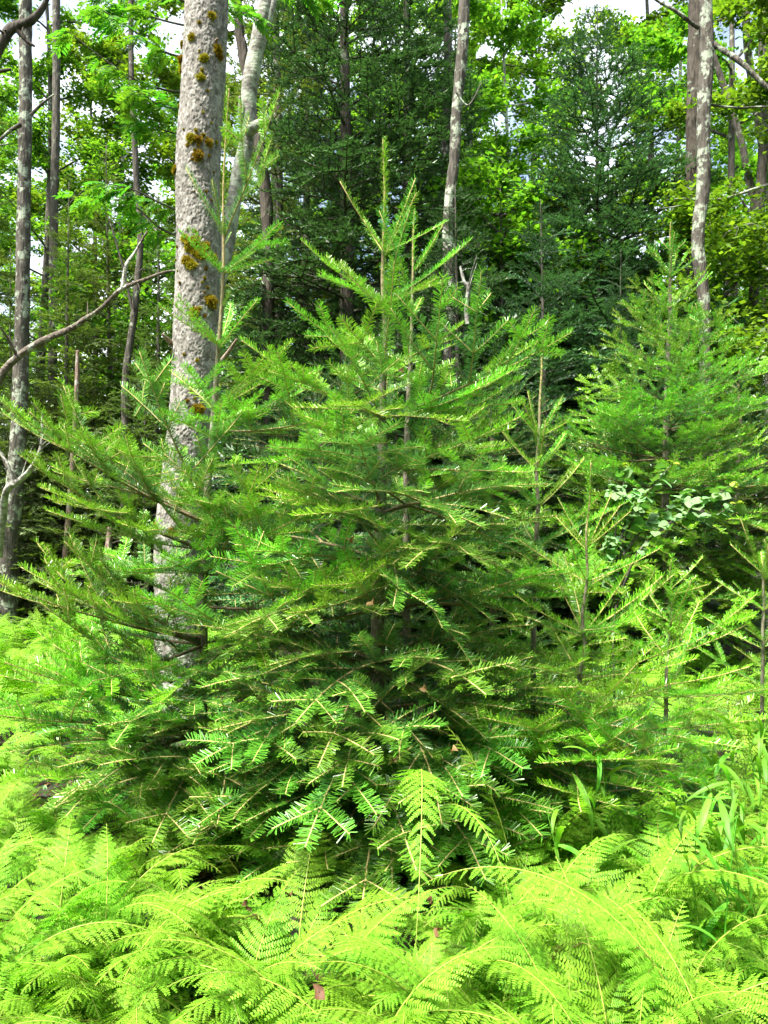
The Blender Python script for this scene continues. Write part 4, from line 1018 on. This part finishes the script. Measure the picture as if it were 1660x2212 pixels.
rng = np.random.default_rng(2024)
def where(x, y):
    f = x / y
    return 'near the left edge' if f < -0.30 else 'left of the middle' if f < -0.10 else 'in the middle' if f < 0.10 else 'right of the middle' if f < 0.30 else 'near the right edge'
def scatter(n, x0, x1, y0, y1, dmin, avoid=(), ok=None):
    out = []
    for _ in range(n * 30):
        if len(out) >= n: break
        x, y = rng.uniform(x0, x1), rng.uniform(y0, y1)
        if ok and not ok(x, y): continue
        if any((x - a) ** 2 + (y - b) ** 2 < r * r for a, b, r in avoid): continue
        if any((x - a) ** 2 + (y - b) ** 2 < dmin * dmin for a, b in out): continue
        out.append((x, y))
    return out
trunks = [(-1.45, 5.7, 0.35), (-0.95, 4.0, 0.1), (-0.02, 3.8, 0.15)]
# front carpet: between the camera's feet and the firs
for x, y in scatter(88, -1.5, 1.6, 1.68, 2.6, 0.12, ok=lambda x, y: abs(x) < 0.56 * y + 0.35 and not (-0.30 < x < 0.36 and y > 2.38)):
    fern(x, y, 'bright yellow-green fern of the %s row of the front carpet, %s' % ('very front' if y < 1.9 else 'second', where(x, y)), 'ferns of the front carpet', rng, nf=5, s=rng.uniform(0.7, 1.12), face=-1.57 + rng.normal(0, 0.9))
for x, y in scatter(40, -0.95, 1.0, 1.6, 2.1, 0.10):
    fern(x, y, 'yellow-green fern crowding the bottom edge of the picture, ' + where(x, y), 'ferns of the front carpet', rng, nf=5, s=0.7, face=-1.57 + rng.normal(0, 1.2))
for x, y in scatter(22, -0.40, 0.50, 1.95, 2.45, 0.09):
    fern(x, y, 'low fern between the front carpet and the dark hollow, ' + where(x, y), 'ferns at the rim of the hollow', rng, nf=5, s=0.55)
for x, y in scatter(26, -1.9, -0.25, 2.5, 3.7, 0.2, avoid=trunks):
    fern(x, y, 'green fern under the lowest branches of the tall young fir, ' + where(x, y), 'ferns under the left fir', rng, nf=6, s=0.9)
for x, y in scatter(36, 0.25, 1.9, 2.4, 3.3, 0.15, avoid=trunks):
    fern(x, y, 'green fern at the feet of the small firs, ' + where(x, y), 'ferns among the right firs', rng, nf=6, s=0.9)
for x, y in scatter(95, -4.6, -0.6, 3.7, 9.4, 0.24, avoid=trunks, ok=lambda x, y: x > -0.56 * y - 0.4 and x < -0.2 * y + 0.2):
    fern(x, y, 'bright fern in the left sunny carpet, ' + ('far back by the snags' if y > 7.2 else 'halfway back' if y > 5.4 else 'beside the tall young fir') + (', at the left edge' if x / y < -0.38 else ''), 'ferns of the left carpet', rng, nf=6, bank=FL if y > 4.6 else FR, s=1.0)
for x, y in scatter(80, 0.2, 4.2, 3.1, 7.2, 0.20, avoid=trunks, ok=lambda x, y: x < 0.56 * y + 0.2 and x > 0.10 * y):
    fern(x, y, 'fern in the gaps behind the small firs, %s, %s' % ('far back' if y > 5.2 else 'closer', where(x, y)), 'ferns behind the right firs', rng, nf=5, bank=FL, s=0.9)
# single ferns that stand out
FR += [frond(21, 1.10, 2, 172, 32, 0.095), frond(22, 0.95, 6, 55, 28, 0.13), frond(23, 1.02, 8, 124, 36, 0.125), frond(24, 0.85, 12, 112, 28, 0.16)]      # four large single fronds
BIG = len(FR) - 4
def one_frond(label, base, az, tilt, s, v, roll=0.0, extra=()):
    t = thing('fern', label, 'fern', base)
    for (a, tl, sc, vv, rl) in ((az, tilt, s, v, roll),) + tuple(extra):
        st, bl = FR[vv]; o = obj('frond', st, t); o.scale = (sc,) * 3; o.rotation_euler = (rl, tl, a); obj('blade', bl, o)
one_frond('long frond arching over in the lower right, brightest of all', (0.84, 1.95, 0.0), R(168), 0.02, 1.08, BIG + 2, 0, ((R(120), 0.05, 0.75, BIG + 3, 0),))
one_frond('fern hanging its tip down in front of the bushiest fir, at mid picture', (0.10, 2.98, 0.0), R(-88), -0.05, 1.42, BIG, 0, ((R(-60), -0.1, 1.0, BIG, 0),))
one_frond('upright fern tip beside the hanging one, in front of the firs', (0.50, 2.85, 0.0), R(170), -0.06, 0.92, BIG + 1, 0, ())
one_frond('wide pale frond spreading sideways near the broad-bladed grass', (0.86, 2.62, 0.0), R(-20), 0.0, 1.0, BIG + 3, 0, ((R(-55), 0.05, 0.95, BIG + 2, 0), (R(30), 0.0, 0.9, BIG + 3, 0)))
one_frond('fern with a rolled-over crown in the lower left, above the carpet', (-0.42, 2.18, 0.0), R(150), -0.02, 0.72, BIG + 3, 0, ((R(20), 0.0, 0.85, 2, 0), (R(60), 0.0, 0.95, 5, 0)))
one_frond('drooping fern cluster left of the long arching frond', (0.55, 2.45, 0.0), R(-120), -0.05, 0.62, BIG, 0, ((R(-95), -0.05, 0.66, BIG, 0), (R(-70), 0.0, 0.6, BIG, 0), (R(-140), 0.0, 0.58, BIG, 0)))
one_frond('fern peering out of the dark hollow right of the stem', (0.36, 2.75, 0.0), R(-100), 0.0, 0.55, BIG, 0, ((R(-60), 0.0, 0.6, BIG, 0), (R(-130), 0.0, 0.55, BIG, 0)))

def dead_copy(me):
    m = me.copy(); m.materials.clear(); m.materials.append(M['dead']); return m
DF = [(FR[k][0], dead_copy(FR[k][1])) for k in (1, 3)]
for k, (px, py, Y, az, tl, sc, lab) in enumerate([(1290, 2010, 2.1, 2.4, 1.1, 0.42, 'withered brown frond hanging among the lower right ferns'), (1340, 1990, 2.15, 0.5, 1.3, 0.36, 'crumpled rusty frond tip beside the withered brown one'), (560, 1950, 2.3, 2.0, 1.2, 0.4, 'small dry frond at the edge of the dark hollow')]):
    b = P(px, py, Y); t = thing('withered_fern', lab, 'fern', (b[0], b[1], max(0.02, b[2] - 0.05)))
    o = obj('frond', DF[k % 2][0], t); o.scale = (sc,) * 3; o.rotation_euler = (0.3, tl, az); obj('blade', DF[k % 2][1], o)

# ------------------------------------------------------------------ broad-bladed grass on the right
def blade_mesh(seed, L, W):
    r = np.random.default_rng(seed); m = MB(); s = np.linspace(0, 1, 9)
    th = R(25) + R(r.uniform(60, 95)) * s
    p = np.concatenate([[[0, 0, 0]], np.cumsum(np.stack([np.sin(th[1:]), 0 * s[1:], np.cos(th[1:])], -1) * L / 8, 0)])
    w = W * np.sin(np.pi * np.clip(s * 0.93 + 0.07, 0, 1)) ** 0.7 * 0.5; w[-1] = 0.0004
    nx = np.stack([-np.cos(th), 0 * s, np.sin(th)], -1)
    V = np.concatenate([p + np.stack([0 * s, w, 0 * s], -1) + nx * (w * 0.25)[:, None], p, p + np.stack([0 * s, -w, 0 * s], -1) + nx * (w * 0.25)[:, None]])
    i = np.arange(8)
    m.add(V, np.concatenate([np.stack([i, i + 1, i + 10, i + 9], -1), np.stack([i + 9, i + 10, i + 19, i + 18], -1)]), None, np.tile(0.3 + 0.7 * s, 3), r.random())
    return m.mesh('leaf_blade', M['blade'], True)
BL = [blade_mesh(k, 0.2 + 0.03 * (k % 4), 0.021 + 0.004 * (k % 3)) for k in range(6)]
def grass_plant(x, y, h, label, group):
    t = thing('broad_bladed_grass', label, 'grass plant', (x, y, float(gz(x, y))), group=group); t['kind'] = 'thing'
    ln = rng.normal(0, 0.12, 2)
    q = np.stack([np.array([ln[0] * s * s * h, ln[1] * s * s * h, s * h]) for s in np.linspace(0, 1, 8)])
    m = MB(); tube(m, q, np.linspace(0.003, 0.0012, 8), 5, tone=0.4, rnd=0.5); obj('stem', m.mesh('stem', M['blade'], True), t)
    for k in range(7):
        f = 0.25 + 0.75 * k / 6; o = obj('leaf_blade', BL[rng.integers(6)], t)
        o.location = [np.interp(f, np.linspace(0, 1, 8), q[:, i]) for i in range(3)]; s = rng.uniform(0.7, 1.15) * (1 - 0.25 * f); o.scale = (s, s, s)
        o.rotation_euler = (rng.normal(0, 0.25), rng.normal(-0.1, 0.2), k * 2.7 + rng.normal(0, 0.4))
GG = 'broad-bladed grasses at the right edge'
for x, y in scatter(30, 0.95, 2.0, 2.3, 3.7, 0.11, ok=lambda x, y: 0.40 * y < x < 0.53 * y + 0.1):
    grass_plant(x, y, rng.uniform(0.4, 0.72), 'broad-bladed grass stalk at the right edge below the small fir', GG)
for x, y, h in ((0.78, 2.9, 0.62), (0.92, 3.1, 0.62), (0.66, 2.75, 0.45)):
    grass_plant(x, y, h, 'lone broad-bladed grass stalk among the small right firs', 'lone grass stalks among the firs')

# ------------------------------------------------------------------ dead leaves caught in twigs and lying on the floor
def dead_leaf_mesh(seed):
    r = np.random.default_rng(seed); m = MB(); k = 9
    a = np.linspace(0, 2 * np.pi, k, endpoint=False); rad = 0.018 * (1 + r.normal(0, 0.22, k)) * np.where(np.arange(k) % 2, 1.15, 0.75)
    V = np.concatenate([[[0, 0, 0]], np.stack([rad * np.cos(a), rad * np.sin(a) * 0.75, 0.012 * np.sin(a * 2 + seed) + r.normal(0, 0.004, k)], -1)])
    m.add(V, None, [[0, 1 + i, 1 + (i + 1) % k] for i in range(k)], np.r_[0.2, r.random(k)], 0.5)
    tube(m, np.array([[0, 0, 0], [-0.03, 0.004, 0.004], [-0.05, 0.0, 0.012]]), 0.0009, 4, tone=0.2)
    return m.mesh('dead_leaf', M['dead'])
DL = [dead_leaf_mesh(k) for k in range(4)]
spots = [(870, 800, 3.45, 'reddish dead leaf caught high in the bushiest fir'), (757, 1165, 3.0, 'brown dead leaf on a middle spray of the bushiest fir'), (803, 1300, 2.9, 'curled brown leaf hanging from a long fir spray'), (850, 1640, 2.75, 'round tan leaf lodged low in the bushiest fir'),
         (915, 1485, 2.9, 'brown leaf lodged in the shade right of the fir stem'), (980, 1620, 2.7, 'small rusty leaf on a low right spray'), (533, 1955, 2.35, 'brown leaf at the edge of the dark hollow, lower left'), (930, 1945, 2.4, 'rusty leaf on the drooping front spray'),
         (945, 2010, 2.3, 'rust-red leaf just above the front ferns'), (690, 2145, 1.7, 'pinkish dead leaf lying on the front fern carpet'), (625, 1930, 2.4, 'orange-brown leaf below the hanging left spray')]
for k, (px, py, Y, lab) in enumerate(spots):
    o = obj('dead_leaf', DL[k % 4]); o.location = P(px, py, Y); o.rotation_euler = (rng.uniform(0.4, 1.3), rng.normal(0, 0.4), rng.uniform(0, 6)); tag(o, lab, 'leaf')

# ------------------------------------------------------------------ leaf litter and low ground cover (nobody could count them)
def cover(name, label, cat, mat, n, size, zlo, zhi, seed, tilt):
    r = np.random.default_rng(seed)
    y = 1.5 + 9.0 * r.random(n) ** 1.8; x = (r.random(n) * 2 - 1) * (0.58 * y + 0.4); z = gz(x, y) + zlo + (zhi - zlo) * r.random(n)
    c = np.stack([x, y, z], -1)
    nn = nrm(np.stack([r.normal(0, tilt, n), r.normal(0, tilt, n), np.ones(n)], -1)); d = nrm(np.cross(nn, r.normal(0, 1, (n, 3)))); sd = np.cross(nn, d)
    sz = (size * r.uniform(0.5, 1.3, n))[:, None]
    V = np.stack([c - d * sz * 0.5, c + sd * sz * 0.3 + nn * sz * 0.06, c + d * sz * 0.55 + nn * sz * 0.1, c - sd * sz * 0.3 + nn * sz * 0.06], 1).reshape(-1, 3)
    m = MB(); m.add(V, np.arange(n * 4).reshape(-1, 4), None, np.repeat(r.random(n), 4), np.repeat(r.random(n), 4))
    o = obj(name, m.mesh(name, mat)); tag(o, label, cat, kind='stuff')
cover('leaf_litter', 'brown fallen leaves scattered over the forest floor', 'leaf litter', M['dead'], 9000, 0.045, 0.002, 0.02, 1, 0.35)
cover('low_ground_cover', 'low green leaves of small plants covering the floor', 'ground cover', M['rowan'], 16000, 0.034, 0.02, 0.10, 2, 0.45)

# unseen rest of the wood, added around the viewer to block low sky light
def add_unseen_wood():
    r = np.random.default_rng(8); wd, lf = MB(), MB()
    for k in range(26):
        a = R(100 + 160 * k / 25 + r.normal(0, 3)) if k < 18 else R(r.choice((-1, 1)) * r.uniform(62, 95))
        d = r.uniform(11, 17); x, y = math.sin(a) * d, 2 + math.cos(a) * d; H = r.uniform(11, 15)
        z = np.linspace(-0.05, H, 8); tube(wd, np.stack([x + 0 * z, y + 0 * z, z], -1), 0.13 * (1 - 0.85 * z / H), 7)
        n = 2600; h = r.uniform(0.08, 1, n); rad = 3.0 * np.sqrt(r.random(n)) * (1.05 - 0.6 * h)
        ph = r.uniform(0, 6.28, n); c = np.stack([x + rad * np.cos(ph), y + rad * np.sin(ph), h * H], -1)
        nn = nrm(np.stack([r.normal(0, 0.6, n), r.normal(0, 0.6, n), np.ones(n)], -1)); dd = nrm(np.cross(nn, r.normal(0, 1, (n, 3)))); sd = np.cross(nn, dd); sz = 0.22
        lf.add(np.stack([c - dd * sz, c + sd * sz * 0.7, c + dd * sz, c - sd * sz * 0.7], 1).reshape(-1, 3), np.arange(n * 4).reshape(-1, 4), None, np.repeat(r.random(n), 4), np.repeat(r.random(n), 4))
    t = thing('unseen_shading_wood', 'unseen wood added on the viewer side to block low sky light', 'wood'); t['kind'] = 'stuff'
    obj('trunks', wd.mesh('trunks', M['bark'], True), t)['kind'] = 'stuff'; obj('crown', lf.mesh('crown', M['leaf']), t)
add_unseen_wood()
